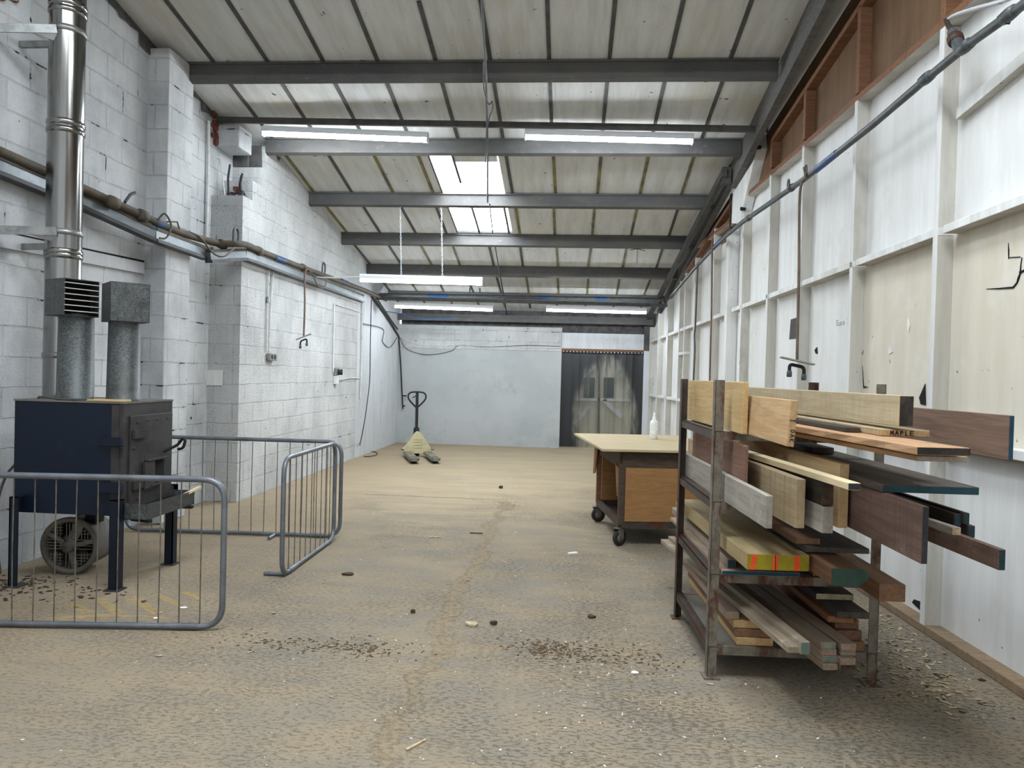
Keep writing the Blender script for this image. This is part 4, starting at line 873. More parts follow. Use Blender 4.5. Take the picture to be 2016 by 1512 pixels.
# glue bottle
c = V((.924, 7.815, .9)); t = thing('glue_bottle', c, 'white plastic glue bottle with pointed nozzle standing on the workbench', 'bottle')
MB().lathe(c, [(0, 0), (.040, .0), (.044, .006), (.044, .165), (.040, .185), (.024, .203), (.018, .206), (0, .206)], 24).build('bottle_body', 'cream_plastic', t); MB().lathe(c + V((0, 0, .206)), [(.021, 0), (.021, .02), (.014, .026), (.012, .045), (.006, .075), (.0, .078)], 16).build('nozzle', 'cream_plastic', t)
MB().lathe(c, [(.0445, .03), (.0448, .10)], 24).build('paper_label', 'label', t)

# ---- hanging air drops
def drop(path, pc, tilt, name, label, m='hose', r=.012, sc=1.0, yaw=0.0):
    t = thing(name, pc, label, 'air hose'); MB().tube(sag([V(p) for p in path], 6), r, 6).build('hose', m, t)
    pc = V(pc); dx = V((math.cos(tilt) * math.cos(yaw), math.cos(tilt) * math.sin(yaw), math.sin(tilt))); dy = V((-math.sin(yaw), math.cos(yaw), 0)); dz = dx.cross(dy)
    MB().ob(pc - dx * .14 * sc - dy * .06 * sc, dx * .28 * sc, dy * .12 * sc, dz * .014).build('hanger_board', 'w_grey', t, bevel=.003)
    a = pc - V((0, 0, .03)); MB().tube(arc([a - dx * .06 * sc + V((0, 0, -.075)), a - dx * .06 * sc + V((0, 0, -.005)), a + dx * .06 * sc + V((0, 0, -.005)), a + dx * .06 * sc + V((0, 0, -.075))], .03), .015 * sc, 8).build('twin_outlet', 'black', t)
    for s_ in (-1, 1):
        q = a + dx * .06 * s_ * sc + V((0, 0, -.06)); MB().lathe(q, [(x_ * sc, z_ * sc) for x_, z_ in [(.0, 0), (.018, 0), (.022, -.02), (.022, -.05), (.016, -.056), (0, -.056)]], 12).build('coupling', 'pipe_grey', t)
    return t
pd = rw(1569, 712, .22)
drop([rw(1583, 330, .14), rw(1586, 350, .15), rw(1578, 362, .17), rw(1574, 400, .2), rw(1573, 520, .21), rw(1571, 620, .22), pd], pd, R(-12), 'air_drop', 'brown air hose drop with tilted board and two couplings hanging above the timber rack', yaw=R(-10))
pd = lx(598, 664, -3.50)
drop([lx(604, 528, -3.58), lx(600, 545, -3.54), lx(600, 600, -3.5), pd], pd, R(24), 'air_drop', 'brown air hose drop with small board and two couplings hanging by the left block wall', sc=.75, yaw=R(20))

# ---- grey pipe along the right wall
t = thing('air_main', rw(1580, 355, .12), 'dark grey air pipe with a blue band running along the right stud wall', 'pipe')
rpnt = [rw(2060, -24, .12), rw(1978, 36, .12), rw(1904, 89, .12), rw(1818, 160, .12), rw(1719, 245, .12), rw(1640, 308, .12), rw(1580, 355, .12), rw(1520, 397, .12), rw(1462, 437, .12), rw(1430, 464, .12), rw(1406, 487, .12), rw(1366, 530, .12), rw(1330, 573, .12), rw(1312, 592, .10), rw(1305, 596, .2)]
MB().tube(rpnt, .026, 10).build('pipe_run', 'pipe_grey', t)
a, c = rw(1606, 335, .12), rw(1648, 301, .12); MB().cyl(a, c, .029, 10).build('blue_tape', 'bluetape', t); a, c = rw(1409, 484, .12), rw(1420, 473, .12); MB().cyl(a, c, .029, 10).build('blue_tape', 'bluetape', t)
for px, py in ((1824, 154), (1474, 429), (1558, 370), (1900, 92), (1986, 29)): 
    c = rw(px, py, .12); MB().lathe(c, [(0, -.05), (.032, -.05), (.036, -.01), (.036, .01), (.032, .05), (0, .05)], 10, axis=(.05, -1, 0)).build('pipe_socket', 'pipe_grey', t)
c = rw(1890, 97, .12); c2 = rw(1874, 62, .10); MB().tube([c, c.lerp(c2, .5), c2], [.03, .032, .026], 8).build('side_branch', 'pipe_grey', t)
MB().lathe(c.lerp(c2, .55), [(0, -.03), (.04, -.03), (.045, 0), (.04, .03), (0, .03)], 10, axis=c2 - c).build('branch_valve', 'rackdark', t); MB().tube([c2, rw(1866, 48, .08), rw(1862, 40, .06)], .015, 6).build('hose_tail', 'rackdark', t)
MB().tube(sag([rw(1862, 42, .06), rw(1880, 30, .05), rw(1920, 17, .05), rw(1975, 2, .05), rw(2010, -14, .05)], 5), .012, 6).build('rubber_hose', 'lintel', t)
MB().tube([rw(1990, 30, .11), rw(1984, 42, .11), rw(1982, 47, .11)], .016, 6).build('drain_plug', 'rackdark', t)
for px, py in ((1586, 345), (1552, 372)): 
    c = rw(px, py, .15); MB().tube([c + V((0, .03 * math.cos(k), .04 + .05 * math.sin(k))) for k in [i * .7 for i in range(9)]], .007, 5, True).build('hanging_ring', 'cable', t)
def cable(name, pts, r, m, label, cat='cable', k=5):
    return tag(MB().tube(sag(pts, k), r, 6).build(name, m, org=V(pts[-1])), label, cat)
cable('drop_cable', [rw(1403, 470, .14), rw(1402, 500, .14), rw(1401, 600, .13), rw(1399, 680, .13), rw(1397, 758, .13)], .012, 'hose', 'brown hose hanging down the right stud wall, the one nearer the large white post', 'hose')
cable('drop_cable', [rw(1374, 520, .14), rw(1373, 540, .14), rw(1369, 640, .13), rw(1367, 660, .13), rw(1368, 690, .13), rw(1365, 756, .13)], .012, 'cable', 'dark hose hanging down the right stud wall, second from the large white post', 'hose')
b = MB(); b.prism([rw(1557, 629, -.097), rw(1569, 625, -.097), rw(1570, 666, -.097), rw(1554, 668, -.097)], WN * .002); tag(b.build('torn_poster', 'rug', org=rw(1562, 648, -.097)), 'small torn black poster stuck on the whitewashed right wall', 'poster')

# ---- conduits, sockets and cables on the left
def conduit(pts, label, r=.011, m='conduit', name='conduit'):
    return tag(MB().tube(arc(pts, .05), r, 6).build(name, m, org=V(pts[-1])), label, 'conduit')
g = lambda px, py, o=.015: lx(px, py, XL(9.5) + o)
conduit([lx(411, 238, XN + .03), lx(410, 330, XN + .03), lx(407, 470, XN + .03)], 'white conduit running down the recess beside the stepped block pier', .016)
t = thing('wall_socket', g(531, 703), 'grey double socket with two conduits on the left block wall', 'socket')
a = g(531, 703, 0); MB().box((a.x, a.y - .10, a.z - .045), (a.x + .05, a.y + .10, a.z + .045)).build('socket_box', 'galvbar', t, bevel=.004)
for dy in (-.045, .045): MB().box((a.x + .05, a.y + dy - .025, a.z - .02), (a.x + .054, a.y + dy + .025, a.z + .025)).build('outlet', 'rubber', t)
MB().tube([g(529, 526), g(527, 590), g(525, 690)], .011, 6).build('conduit', 'conduit', t); MB().tube([g(538, 530), g(533, 600), g(530, 692)], .011, 6).build('conduit', 'conduit', t); MB().cyl(g(528, 585), g(527, 596), .024, 8).build('coupler', 'galvbar', t)
h_ = lambda px, py, o=.015: lx(px, py, XL(11.5) + o)
t = thing('wall_socket', h_(660, 740), 'small socket box with a round black plug on the far left wall', 'socket')
a = h_(659, 746, 0); MB().box((a.x, a.y - .07, a.z - .08), (a.x + .05, a.y + .07, a.z + .05)).build('socket_box', 'conduit', t, bevel=.004); MB().box((a.x, a.y - .08, a.z + .06), (a.x + .05, a.y + .05, a.z + .17)).build('isolator_box', 'galvbar', t, bevel=.004)
MB().cyl((a.x + .05, a.y + .03, a.z + .11), (a.x + .11, a.y + .05, a.z + .11), .045, 14).build('black_plug', 'rubber', t)
conduit([h_(656, 732), h_(658, 598), h_(714, 616)], 'thin conduit framing a square on the far left wall above the plug socket'); conduit([h_(668, 748), h_(688, 744), h_(708, 745)], 'short bent conduit leaving the plug socket sideways')
conduit([lx(713, 592, XL(12.4) + .02), lx(712, 700, XL(12.4) + .02), lx(709, 785, XL(12.4) + .02)], 'white conduit running down the left wall beside the smooth corner board', .014)
cable('drop_cable', [lx(731, 590, -3.6), lx(729, 680, -3.6), lx(728, 745, -3.6), lx(722, 800, -3.58), lx(714, 850, -3.56), fl(706, 893, .008), fl(720, 899, .008), fl(740, 896, .008), fl(742, 891, .008), fl(732, 889, .008)], .009, 'cableblack', 'black cable hanging from the trunking corner and looping onto the floor')
cb = lambda px, py, o=.03: lx(px, py, XL(14) + o)
cable('service_pipe', [cb(733, 585), cb(760, 622), cb(785, 662)], .02, 'cableblack', 'dark pipe running down the roof line into the back corner', 'pipe', 3)
cable('service_pipe', [cb(745, 592), cb(770, 630), cb(783, 648)], .014, 'cable', 'thin grey pipe sagging beside the dark pipe in the back corner', 'pipe', 3)
cable('bracket_cable', [cb(714, 637, .02), cb(753, 647, .02), cb(754, 664, .02), cb(753, 672, .02), cb(762, 683, .02), cb(770, 682, .02), cb(782, 664, .04)], .007, 'cableblack', 'black cable dangling across the smooth board near the back corner')
t = thing('corner_pipe', ay(786, 665, YB - .08), 'black pipe down the back corner ending in two stub valves beside the pallet truck', 'pipe')
MB().tube([ay(785, 662, YB - .10), ay(789, 720, YB - .10), ay(793, 805, YB - .10)], .016, 8).build('pipe_run', 'cableblack', t)
for py, l in ((779, .085), (799, .05)): a = ay(793, py, YB - .10); MB().cyl(a, a + V((l, -.02, 0)), .014, 8).build('stub_valve', 'cableblack', t)
bw = lambda px, py, o=.05: ay(px, py, YB - o)
cable('wall_cable', [bw(787, 664), bw(800, 686), bw(830, 697), bw(860, 697), bw(890, 690), bw(905, 680), bw(960, 683), bw(1040, 680), bw(1103, 682)], .006, 'cable', 'thin grey cable drooping in a wide loop across the back wall')
cable('wall_cable', [bw(787, 662), bw(815, 676), bw(850, 681), bw(905, 680), bw(1000, 684), bw(1103, 686)], .006, 'conduit', 'thin pale cable running along the back wall ledge to the doorway')
cable('roof_cable', [ay(752, 612, 14.2), ay(790, 618, 14.3), ay(830, 628, 14.3), ay(870, 628, 14.3), ay(900, 627, 14.3)], .009, 'bluetape', 'bright blue cable slung below the roof by the back wall')
# conduit and loose wire hanging under the roof
t = thing('roof_conduit', rf(957, 150, 3.92), 'grey conduit with a loose cable coil running down the roof slope beside the rooflight', 'conduit')
MB().tube([rf(948, -10, 3.86), rf(957, 150, 3.86), rf(960, 300, 3.86), rf(960, 398, 3.86)], .012, 6).build('conduit_tube', 'pipe_grey', t); MB().tube([rf(964, 400, 3.86), rf(970, 460, 3.86)], .01, 6).build('conduit_tube', 'pipe_grey', t)
MB().tube(sag([rf(952, 120, 3.82), rf(953, 175, 3.82), rf(962, 205, 3.82), rf(969, 200, 3.82), rf(970, 215, 3.82), rf(964, 230, 3.82), rf(958, 260, 3.82), rf(956, 320, 3.82)], 5), .007, 5).build('loose_cable', 'cable', t)
cable('roof_cable', [rf(974, 482, 3.88), rf(985, 545, 3.88), rf(995, 600, 3.88), rf(1000, 645, 3.9)], .012, 'cableblack', 'black conduit running down the last stretch of roof to the back wall', 'conduit', 3)
t = thing('roof_hook', rf(1255, 490, 3.9), 'bent wire hook hanging from the purlin near the right wall', 'hook')
a = ay(1255, 490, 11.35); MB().tube(sag([a + V((-.12, 0, -.02)), a, a + V((.12, 0, -.03))], 3), .006, 5).build('hook_arm', 'cableblack', t); MB().tube([a, a + V((0, 0, -.22))], .004, 5).build('hook_stem', 'cableblack', t)

# ---- timber rack
ru = V((1, .035, 0)).normalized(); rv = V((-.035, 1, 0)).normalized(); ro = V((.757, 3.80, 0)); RK = lambda u, v, z: ro + ru * u + rv * v + V((0, 0, z))
RW_, RD_, RT = .865, .955, 1.55
SH = (1.285, .92, .543, .166)
t = thing('timber_rack', RK(RW_ / 2, RD_ / 2, 0), 'rusty angle iron rack with four tiers loaded with boards beside the right wall', 'rack')
for u, su in ((0, 1), (RW_, -1)):
    for v, sv in ((0, 1), (RD_, -1)):
        b = MB(); o = RK(u, v, .008); e = .005; wd = .048
        b.ob(o, ru * wd * su, rv * e * sv, (0, 0, RT - .008)); b.ob(o, ru * e * su, rv * wd * sv, (0, 0, RT - .008))
        l = b.build('post', 'rack' if v == 0 else 'rackdark', t); MB().ob(RK(u - .02 * su, v - .025 * sv, 0), ru * .085 * su, rv * .085 * sv, (0, 0, .008)).build('foot_plate', 'rack', l)
for z in SH:
    for u, su in ((.006, 1), (RW_ - .006, -1)):
        b = MB(); b.ob(RK(u, .0, z - .045), ru * .005 * su, rv * RD_, (0, 0, .045)); b.ob(RK(u, .0, z - .005), ru * .045 * su, rv * RD_, (0, 0, .005)); b.build('side_rail', 'rackdark', t)
    for v, sv in ((.006, 1), (RD_ - .006, -1)):
        b = MB(); b.ob(RK(.006, v, z - .045), ru * (RW_ - .012), rv * .005 * sv, (0, 0, .040)); b.ob(RK(.006, v, z - .006), ru * (RW_ - .012), rv * .04 * sv, (0, 0, .005)); b.build('cross_rail', 'rack', t)
for z in SH[2:]: MB().ob(RK(.012, .012, z - .018), ru * (RW_ - .024), rv * (RD_ - .024), (0, 0, .014)).build('shelf_sheet', 'shelf', t)

seed = [0]
def plank(name, label, A, B, C, Z, L, mat, back=None, ang=-.045, end=None, tilt=0, wane=0, w=None, h=None, cat='board', endlabel=None, cut=None, dz=0):
    """A, B, C: front lower left, lower right and upper left corners seen in the photo; Z: height it lies at"""
    seed[0] += 1; rnd = random.Random(seed[0])
    P = fl(A[0], A[1], Z)
    if w is None: w = (ay(B[0], B[1], P.y) - P).length
    if h is None: h = ay(C[0], C[1], P.y).z - Z
    if back: q = fl(back[0], back[1], Z + h); p = P; ang = (q.x - ay(C[0], C[1], P.y).x) / (q.y - P.y)
    d = V((ang, 1, 0)).normalized(); lf = V((-d.y, d.x, 0))
    n_ = 14 if wane else 1; vs = []; fs = []
    for i in range(n_ + 1):
        x = L * i / n_; j = [rnd.uniform(0, wane) if 1 else 0 for _ in range(4)]
        vs += [(x, -j[0], 0), (x, -w + j[1], 0), (x, -w + j[2], h), (x, -j[3] * .6, h)]
    for i in range(n_):
        a, c = i * 4, i * 4 + 4
        for k in range(4): fs.append((a + k, c + k, c + (k + 1) % 4, a + (k + 1) % 4))
    fs += [(0, 1, 2, 3), (n_ * 4 + 3, n_ * 4 + 2, n_ * 4 + 1, n_ * 4)]
    if cut: vs = [V(p) for p in cut(w, h)] + [V((L, p[1], p[2])) for p in cut(w, h)]; k = len(vs) // 2; fs = [tuple(range(k)), tuple(reversed(range(k, 2 * k)))] + [(i, i + k, (i + 1) % k + k, (i + 1) % k) for i in range(k)]
    me = bpy.data.meshes.new(name); me.from_pydata([tuple(p) for p in vs], [], fs)
    bm = bmesh.new(); bm.from_mesh(me); bmesh.ops.recalc_face_normals(bm, faces=bm.faces); bm.to_mesh(me); bm.free()
    me.materials.append(M[mat]); o = bpy.data.objects.new(name, me); COL.objects.link(o)
    mt = Matrix(((d.x, lf.x, 0, P.x), (d.y, lf.y, 0, P.y), (0, 0, 1, P.z + dz), (0, 0, 0, 1)))
    if tilt: mt = mt @ Matrix.Rotation(tilt, 4, 'X')
    o.matrix_world = mt; tag(o, label, cat, 'timber on the rack')
    bv = o.modifiers.new('soft_edge', 'BEVEL'); bv.width = min(.003, h * .12, w * .12); bv.segments = 2; bv.limit_method = 'ANGLE'; bv.angle_limit = R(40)
    if end:
        if cut: pr = [(0, p[1], p[2]) for p in cut(w, h)]
        else: j0 = .0025; pr = [(0, -j0, j0), (0, -w + j0, j0), (0, -w + j0, h - j0), (0, -j0, h - j0)]
        b = MB(); b.prism(pr, (-.0015, 0, 0)); e = b.build('painted_end', end, o, org=(0, 0, 0))
        if endlabel: e['label'] = endlabel
    o['_wh'] = (w, h); return o
def on_end(o, b, name, m):
    return b.build(name, m, o, org=(0, 0, 0))
Z1, Z2, Z3, Z4 = SH
# top tier
plank('board', 'short pale beech board on edge on the top tier beside the front post', (1460, 855), (1471.5, 856.5), (1462, 752), Z1, 1.28, 'w_beech', ang=-.05)
o = plank('board', 'rough oak board on edge on the top tier with OAK lettered on its end', (1548, 879), (1563, 879.5), (1554, 787), Z1, 1.7, 'w_oak', ang=-.008, tilt=R(4))
w_, h_ = o['_wh']; b = MB(); lettering(b, 'OAK', (0, -w_ * .35, h_ * .37), (0, 0, -1), (0, -1, 0), (-1, 0, 0), .017, .0028, 1.5); on_end(o, b, 'lettering', 'ink'); b = MB(); lettering(b, 'Y', (0, -w_ * .2, h_ * .62), (0, 0, -1), (0, -1, 0), (-1, 0, 0), .03, .003); on_end(o, b, 'arrow_mark', 'ink')
plank('beam', 'long weathered pale beam with a charred black end, topmost on the rack', (1769, 840), (1798.5, 842.7), (1770, 778.5), 1.385, 2.1, 'w_ash', end='charred', ang=-.05, cat='beam')
plank('board', 'upper of the two wide orange-edged boards stuck together on the top tier', (1804.5, 896), (1919, 896), (1808, 879.5), Z1 + .027, 2.0, 'w_wane', ang=-.115, end='charred', wane=.008)
plank('board', 'lower of the two wide orange-edged boards stuck together on the top tier', (1803, 908), (1916, 910), (1803, 897), Z1, 2.0, 'w_wane', ang=-.115, end='w_grey', wane=.006)
o = plank('board', 'board with MAPLE lettered on its end, under the charred beam', (1735, 858.5), (1833.5, 864), (1734.8, 845), 1.342, 1.5, 'w_saw', end='w_oak', ang=-.06)
w_, h_ = o['_wh']; b = MB(); lettering(b, 'MAPLE', (-.0015, -w_ * .18, h_ * .2), (0, -1, 0), (0, 0, 1), (-1, 0, 0), h_ * .62, .0035, 1.55); on_end(o, b, 'lettering', 'ink')
plank('board', 'thin dark board left of the board lettered MAPLE, under the charred beam', (1665, 851), (1733, 853.3), (1665, 841.5), 1.342, 1.4, 'w_dark', ang=-.06, w=.062, end='apron')
plank('board', 'walnut board on edge with a blue end, sticking out furthest beside the right wall', (1984, 906.5), (1995, 907), (1986, 818), Z1, 2.0, 'w_walnut', end='blueend', ang=-.056)
# second tier
plank('board', 'silver-grey board on edge on the second tier, just behind the front rusty post', (1506.5, 1040.7), (1520.5, 1041.7), (1509.4, 976), Z2, 1.75, 'w_grey', ang=-.05)
plank('board', 'reddish brown board on edge behind the silver-grey board on the second tier', (1463, 1002), (1469, 1002), (1463, 868), Z2, 1.15, 'w_red', w=.018, h=.31, ang=-.05)
plank('plank', 'broad sawn plank on edge on the second tier under the pale square batten', (1565, 1040), (1584, 1042), (1570, 943.5), Z2, 2.0, 'w_saw', ang=-.068, cat='plank')
plank('batten', 'clean pale square batten with a black end on the second tier', (1669, 965), (1696, 965), (1669, 950.4), 1.140, 2.0, 'w_pale', ang=-.112, end='blackend', cat='batten')
plank('board', 'thick cream board on edge on the second tier, right of the bark-edged timbers', (1649, 1039.7), (1675, 1041.7), (1651, 913), Z2, 1.8, 'w_cream', w=.043, ang=-.066)
plank('timber', 'lower of two rough grey timbers on the second tier, below the bark-edged one', (1617, 1050), (1642, 1050), (1617, 997), Z2, 1.7, 'w_grey', ang=-.072, wane=.004, cat='timber')
plank('timber', 'dark bark-edged timber lying on a rough grey timber on the second tier', (1615, 995), (1646, 995), (1615, 950), 1.037, 1.7, 'w_dark', ang=-.072, w=.055, end='bark', wane=.012, cat='timber')
plank('board', 'broad brown hardwood board on edge with a black end, largest on the second tier', (1812.5, 1110.5), (1826, 1111), (1818, 997), Z2, 2.1, 'w_iroko', ang=-.028, end='blackend')
plank('board', 'very wide dark board lying flat with a teal end on the second tier', (1737, 969), (1933, 968), (1737, 953.7), 1.126, 2.2, 'w_darkpanel', end='teal', ang=-.046)
plank('timber', 'long brown timber with a grey-teal end, lowest and furthest out on the second tier', (1965, 1123), (1979.7, 1123.5), (1965, 1081.6), Z2, 2.2, 'w_iroko', end='deepteal', ang=-.06, cat='timber')
plank('timber', 'dark square timber with teal end, left one of the pair by the wall', (1878, 1036), (1893, 1036), (1878, 1012), 1.0, 1.9, 'w_dark', end='deepteal', ang=-.06, cat='timber')
plank('timber', 'dark square timber with teal end, right one of the pair by the wall', (1897, 1032), (1909, 1031), (1897, 1010), 1.012, 1.9, 'w_dark', end='deepteal', ang=-.06, cat='timber')
plank('timber', 'dark timber with teal end lying just under the pair by the wall', (1906, 1059), (1920, 1059), (1906, 1035), .96, 1.9, 'w_dark', end='deepteal', ang=-.06, cat='timber')
plank('branch_stick', 'gnarled rough-ended stick resting on the long brown timber of the second tier', (1873, 1054), (1893, 1054), (1873, 1038), .995, 1.2, 'w_grey', end='straw', ang=-.08, wane=.009, cat='stick')
plank('board', 'thick dark board lying on the very wide teal-ended board, second tier', (1600, 893), (1643, 893), (1600, 881), 1.160, 1.1, 'w_dark', ang=-.06, h=.035)
# third tier
o = plank('beam', 'big honey-coloured beam with a yellow end striped orange on the third tier', (1470, 1121.5), (1595.7, 1129), (1470.7, 1090), .657, 1.5, 'w_hemlock', back=(1348, 992), end='yellow', cat='beam')
w_, h_ = o['_wh']
for k, (a, s_) in enumerate(((.045, .02), (.40, .0), (.76, -.03))):
    b = MB(); b.prism([(-.0015, -w_ * (a + .0), h_ * .02), (-.0015, -w_ * (a + .085), h_ * .02), (-.0015, -w_ * (a + .085 + s_ + .02), h_ * .96), (-.0015, -w_ * (a + s_ + .02), h_ * .96)], (-.0008, 0, 0)); on_end(o, b, 'orange_stripe', 'orange')
b = MB(); b.bar((-.0024, -w_ * .46, h_ * .0), (-.0024, -w_ * .45, h_ * .95), .003, .001, up=(1, 0, 0)); on_end(o, b, 'end_check', 'void')
plank('board', 'wide board with a bright teal end lying at the bottom of the third tier', (1421, 1131), (1578, 1135), (1421, 1121), Z3, 1.4, 'w_lath2', ang=-.05, end='blueend', h=.022)
plank('board', 'lower of two dusty laths squeezed beneath the honey beam on the third tier', (1432, 1118), (1449, 1118), (1432, 1101), Z3 + .024, 1.5, 'w_lath', ang=-.05, h=.044, end='deepteal')
plank('board', 'upper of two dusty laths squeezed beneath the honey beam on the third tier', (1441, 1099), (1455, 1099), (1441, 1088), Z3 + .070, 1.5, 'w_lath2', ang=-.05, h=.03, w=.07)
plank('block', 'short wood block on the third tier between the yellow-ended beam and the green slab', (1600, 1134), (1632, 1137), (1600, 1100), Z3 + .0, .7, 'w_brown', h=.106, ang=-.05, cat='block')
plank('slab', 'live-edge slab with a green painted end on the third tier', (1636, 1152.5), (1712, 1154), (1636, 1119), .652, .9, 'w_brown', ang=-.045, end='greenend', cut=lambda w, h: [(0, 0, 0), (0, -w * .72, 0), (0, -w * .97, h * .42), (0, -w, h * .72), (0, -w * .84, h), (0, 0, h)], cat='slab')
plank('board', 'wide dark board lying flat over the green-ended slab on the third tier', (1586, 1087), (1714, 1099), (1586, 1077), .738, 1.1, 'w_darkpanel', ang=-.05, h=.026)
plank('board', 'small brown board lying on the wide dark board of the third tier', (1567, 1071), (1616, 1073), (1567, 1056), .766, 1.0, 'w_brown', ang=-.05, h=.03)
plank('beam', 'square brown beam with a bare end on the third tier nearest the right wall', (1730.4, 1183.6), (1783, 1184), (1730.4, 1149.5), Z3, 1.25, 'w_brown', ang=-.02, cat='beam')
# bottom tier
lath = [('lowest', (1395, 1322)), ]
plank('lath', 'long dusty lath lying across the short stack on the bottom tier, outer one', (1551, 1286), (1574.5, 1287), (1551, 1273), .335, 2.1, 'w_lath', ang=-.145, cat='lath')
plank('lath', 'long dusty lath with a greenish end on the bottom tier, inner one', (1575.6, 1289), (1595.7, 1289), (1575.6, 1264), .335, 2.1, 'w_lath', ang=-.145, end='greywax', cat='lath')
zz = Z4
nm = ('lowest', 'third', 'second', 'topmost')
for i, (xa, xb, yb_) in enumerate(((1620, 1652, 1320), (1619, 1650, 1305), (1617, 1650, 1291), (1615.8, 1651.5, 1278))):
    plank('batten', 'rough-ended batten, %s of the left column in the protruding bottom bundle' % ('lowest' if i == 0 else 'second from below' if i == 1 else 'third from below' if i == 2 else 'topmost'), (xa, yb_), (xb, yb_), (xa, yb_ - 12), Z4 + i * .0335, 2.2 + .05 * i, 'w_lath' if i % 2 else 'w_lath2', ang=-.145, h=.0325, w=.078, end='greywax' if i in (1, 3) else None, wane=.004, cat='batten')
for i, (xa, xb, yb_) in enumerate(((1653, 1683, 1320), (1654, 1690, 1310), (1654, 1681, 1291), (1655, 1688, 1281))):
    plank('batten', 'rough-ended batten, %s of the right column in the protruding bottom bundle' % ('lowest' if i == 0 else 'second from below' if i == 1 else 'third from below' if i == 2 else 'topmost'), (xa, yb_), (xb, yb_), (xa, yb_ - 12), Z4 + i * .0335, 2.2 + .05 * i, 'w_lath' if i % 2 == 0 else 'w_lath2', ang=-.145, h=.0325, w=.078, end='bark' if i == 0 else None, wane=.004, cat='batten')
for i, (lab, m, x1) in enumerate((('bottom board of the short stack under the long dusty laths', 'w_honeylath', 1530), ('second board from below in the short stack under the long dusty laths', 'w_brown', 1528), ('third board from below in the short stack under the dusty laths', 'w_honeylath', 1520), ('topmost small board of the short stack under the long dusty laths', 'w_lath2', 1462))):
    plank('board', lab, (1450 - 3 * i - (12 if i == 3 else 0), 1270 - 17 * i), (x1, 1271 - 17 * i), (1450, 1255), Z4 + .042 * i, 1.15, m, ang=-.05, h=.040, w=.19 if i < 3 else .07, end=None)
for i, (lab, m) in enumerate((('bottom brown board of the stack on the wall side of the bottom tier', 'w_brown'), ('second brown board from below in the stack on the wall side of the bottom tier', 'w_red'), ('third brown board from below in the stack on the wall side of the bottom tier', 'w_brown'))):
    plank('board', lab, (1652 - 4 * i, 1281 - 22 * i), (1713, 1281 - 22 * i), (1640, 1258), Z4 + .05 * i, 1.1, m, ang=-.045, h=.048, w=.13 - .004 * i)
plank('board', 'small orange-brown board with a rounded end in the wall-side stack of the bottom tier', (1630, 1225), (1676, 1226), (1630, 1213), Z4 + .152, 1.0, 'w_orange', ang=-.045, h=.032, w=.13)
plank('board', 'thick dark slab in the wall-side stack of the bottom tier', (1647, 1217), (1720, 1217), (1647, 1205), Z4 + .186, 1.2, 'w_darkpanel', ang=-.05, h=.034, w=.165, wane=.004)
plank('board', 'cream-ended board on top of the wall-side stack of the bottom tier', (1606, 1180), (1685, 1180), (1606, 1168), Z4 + .222, .9, 'w_darkpanel', ang=-.045, h=.034, w=.20, end='straw')

# ---- litter on the floor
def scrap(px, py, s_, m, name, label, cat, flat=.004, k=7):
    c = fl(px, py); rnd = random.Random(int(px * 7 + py)); ring = []
    for i in range(k):
        a = 2 * math.pi * i / k; r = s_ * rnd.uniform(.6, 1.1); ring.append(V((c.x + math.cos(a) * r, c.y + math.sin(a) * r * .75, .001 + rnd.uniform(0, flat * .4))))
    return tag(MB().prism(ring, (0, 0, flat)).build(name, m, org=(c.x, c.y, 0)), label, cat)
scrap(361, 1197, .03, 'paper', 'paper_scrap', 'white scrap on the yellow floor marks inside the front barrier', 'scrap'); scrap(307, 1218, .018, 'paper', 'paper_scrap', 'tiny white scrap close to the bottom tube of the front barrier', 'scrap')
scrap(1250, 1325, .024, 'paper', 'paper_scrap', 'white scrap on the dusty floor left of the timber rack', 'scrap'); scrap(685, 1132, .045, 'bark', 'bark_chip', 'dark bark chip on the floor past the end of the barrier', 'bark', .012)
scrap(813, 1207, .022, 'bark', 'bark_chip', 'black chip lying just left of the eroded floor joint', 'bark', .018); scrap(973, 1231, .024, 'bark', 'bark_chip', 'dark pointed chip just right of the eroded floor joint', 'bark', .02, 4); scrap(1164, 1216, .03, 'bark', 'bark_chip', 'dark curled chip on the floor nearest the rear rack foot', 'bark', .012)
scrap(986, 962, .03, 'bark', 'bark_chip', 'dark lump on the dusty floor where the joint ends', 'bark', .03); scrap(928, 1231, .05, 'straw', 'leaf', 'pale curled leaf right beside the eroded floor joint', 'leaf', .012)
b = MB(); p, q = fl(1119, 1092), fl(1136, 1090); b.bar(p + V((0, 0, .008)), q + V((0, 0, .008)), .03, .014); tag(b.build('wood_offcut', 'paper', org=p), 'short white wood offcut on the floor in front of the workbench', 'wood offcut')
b = MB(); p, q = fl(845, 1058), fl(868, 1059); b.bar(p + V((0, 0, .005)), q + V((0, 0, .005)), .02, .008); tag(b.build('wood_sliver', 'straw', org=p), 'pale wood sliver on the floor between barrier and joint', 'wood offcut')
b = MB(); p, q = fl(925, 1050), fl(950, 1051); b.bar(p + V((0, 0, .005)), q + V((0, 0, .005)), .015, .008); tag(b.build('wood_sliver', 'bark', org=p), 'dark wood sliver on the floor close to the joint', 'wood offcut')
b = MB(); p, q = fl(800, 1478), fl(838, 1458); b.bar(p + V((0, 0, .004)), q + V((0, 0, .004)), .012, .006); tag(b.build('wood_sliver', 'straw', org=p), 'pale stick lying beside the joint nearest the viewer', 'wood offcut')
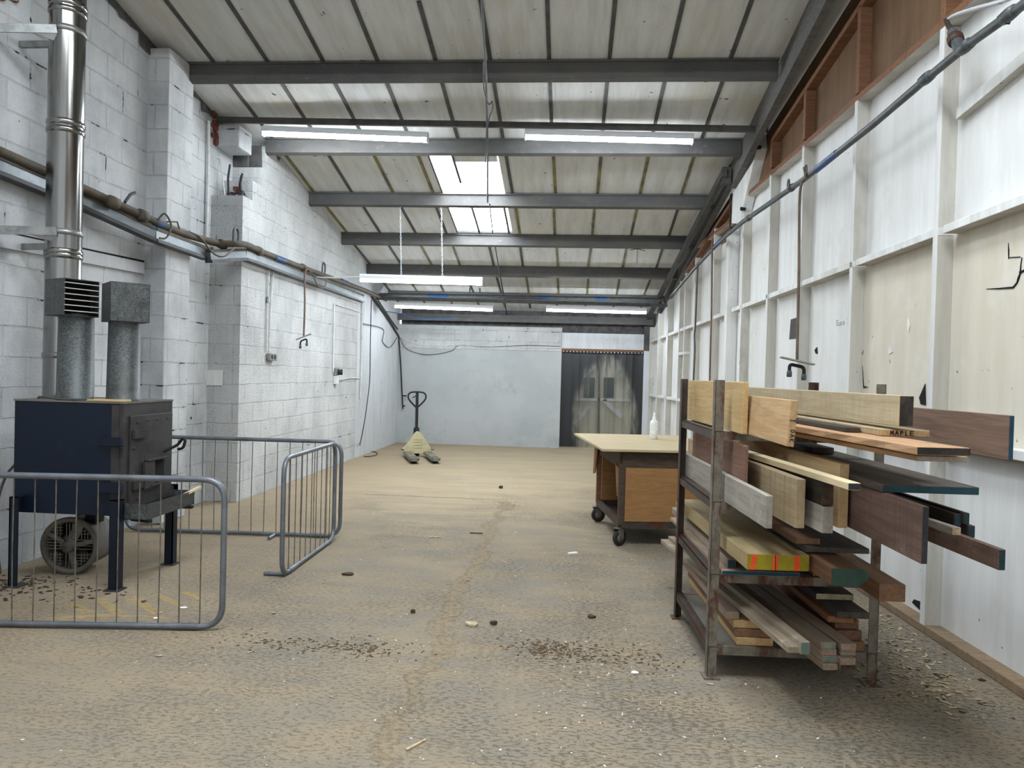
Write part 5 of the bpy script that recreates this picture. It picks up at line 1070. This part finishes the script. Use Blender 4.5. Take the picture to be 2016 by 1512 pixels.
def flakes(name, m, label, cat, spots, smin, smax, seed_):
    rnd = random.Random(seed_); b = MB()
    for (x, y, sx, sy, cnt) in spots:
        for _ in range(cnt):
            px, py = rnd.gauss(x, sx), rnd.gauss(y, sy); px = min(max(px, XN + .1), XF(py) - .06); s_ = rnd.uniform(smin, smax); a = rnd.uniform(0, 6.3); u = V((math.cos(a), math.sin(a), rnd.uniform(-.2, .2))) * s_; v = V((-math.sin(a), math.cos(a), 0)) * s_ * rnd.uniform(.2, .7)
            c = V((px, py, .002 + s_ * .12)); b.add([c - u - v, c + u - v * .6, c + u * .7 + v, c - u * .8 + v * .8], [(0, 1, 2, 3)]); 
            b.add([c - u - v - V((0, 0, .002)), c + u - v * .6 - V((0, 0, .002)), c + u * .7 + v - V((0, 0, .002)), c - u * .8 + v * .8 - V((0, 0, .002))], [(3, 2, 1, 0)])
    return tag(b.build(name, m), label, cat, kind='stuff')
c1, c2, c3 = fl(1085, 1278), fl(1180, 1290), fl(720, 1277)
flakes('wood_dust', 'dirtpile', 'drift of brown wood dust and shavings on the floor left of the rack', 'wood dust', [(c1.x, c1.y, .10, .06, 260), (c2.x, c2.y, .22, .10, 260), (c3.x, c3.y, .16, .06, 120), (fl(610, 1275).x, c3.y, .3, .07, 160)], .003, .012, 1)
kx = fl(1860, 1340); k2 = fl(1800, 1260); k3 = fl(60, 1110)
flakes('wood_shavings', 'straw', 'scattered pale shavings on the floor along the right wall kerb', 'shavings', [(kx.x - .12, kx.y, .12, .2, 150), (k2.x - .1, k2.y, .08, .35, 130)], .006, .02, 2)
flakes('leaf_litter', 'bark', 'dark leaf litter on the floor around the legs of the blue heater', 'litter', [(-3.75, 4.7, .2, .15, 130), (-3.2, 4.62, .15, .1, 40), (kx.x - .1, kx.y + .1, .2, .4, 60)], .006, .022, 3)
flakes('wood_chips', 'paper', 'tiny white chips scattered over the front of the floor', 'chips', [(-.3, 3.2, 1.0, .7, 60), (.4, 3.4, .5, .4, 60)], .003, .008, 4)
flakes('wood_chips', 'straw', 'small brown chips scattered over the whole floor', 'chips', [(-.6, 5.5, 1.3, 1.6, 80), (-.5, 9, 1.3, 2.0, 70)], .006, .02, 5)

for o in list(bpy.data.objects):
    for k in ('_o', '_wh'):
        if k in o: del o[k]

# ================================================================== LIGHT
# two unseen battens added to brighten the foreground, and daylight from the open front
for x, y in ((-2.6, 2.3), (.35, 2.3)):
    batten((x, y, ZR(y) - .30), 'added unseen strip light on the roof nearest the viewer, over the ' + ('heater side' if x < 0 else 'rack side') , 1.83)
batten((.75, 15.95, 2.75), 'added unseen strip light behind the strip curtain doorway', 1.5)  # unseen lamp added to brighten the doors behind the curtain
w = bpy.data.worlds.new('world'); S.world = w; w.use_nodes = True
w.node_tree.nodes['Background'].inputs[0].default_value = (.92, .96, 1, 1); w.node_tree.nodes['Background'].inputs[1].default_value = .5
c = S.cycles; c.max_bounces = 6; c.diffuse_bounces = 4; c.adaptive_threshold = .03; c.glossy_bounces = 3; c.transmission_bounces = 3; c.transparent_max_bounces = 8; c.caustics_reflective = False; c.caustics_refractive = False
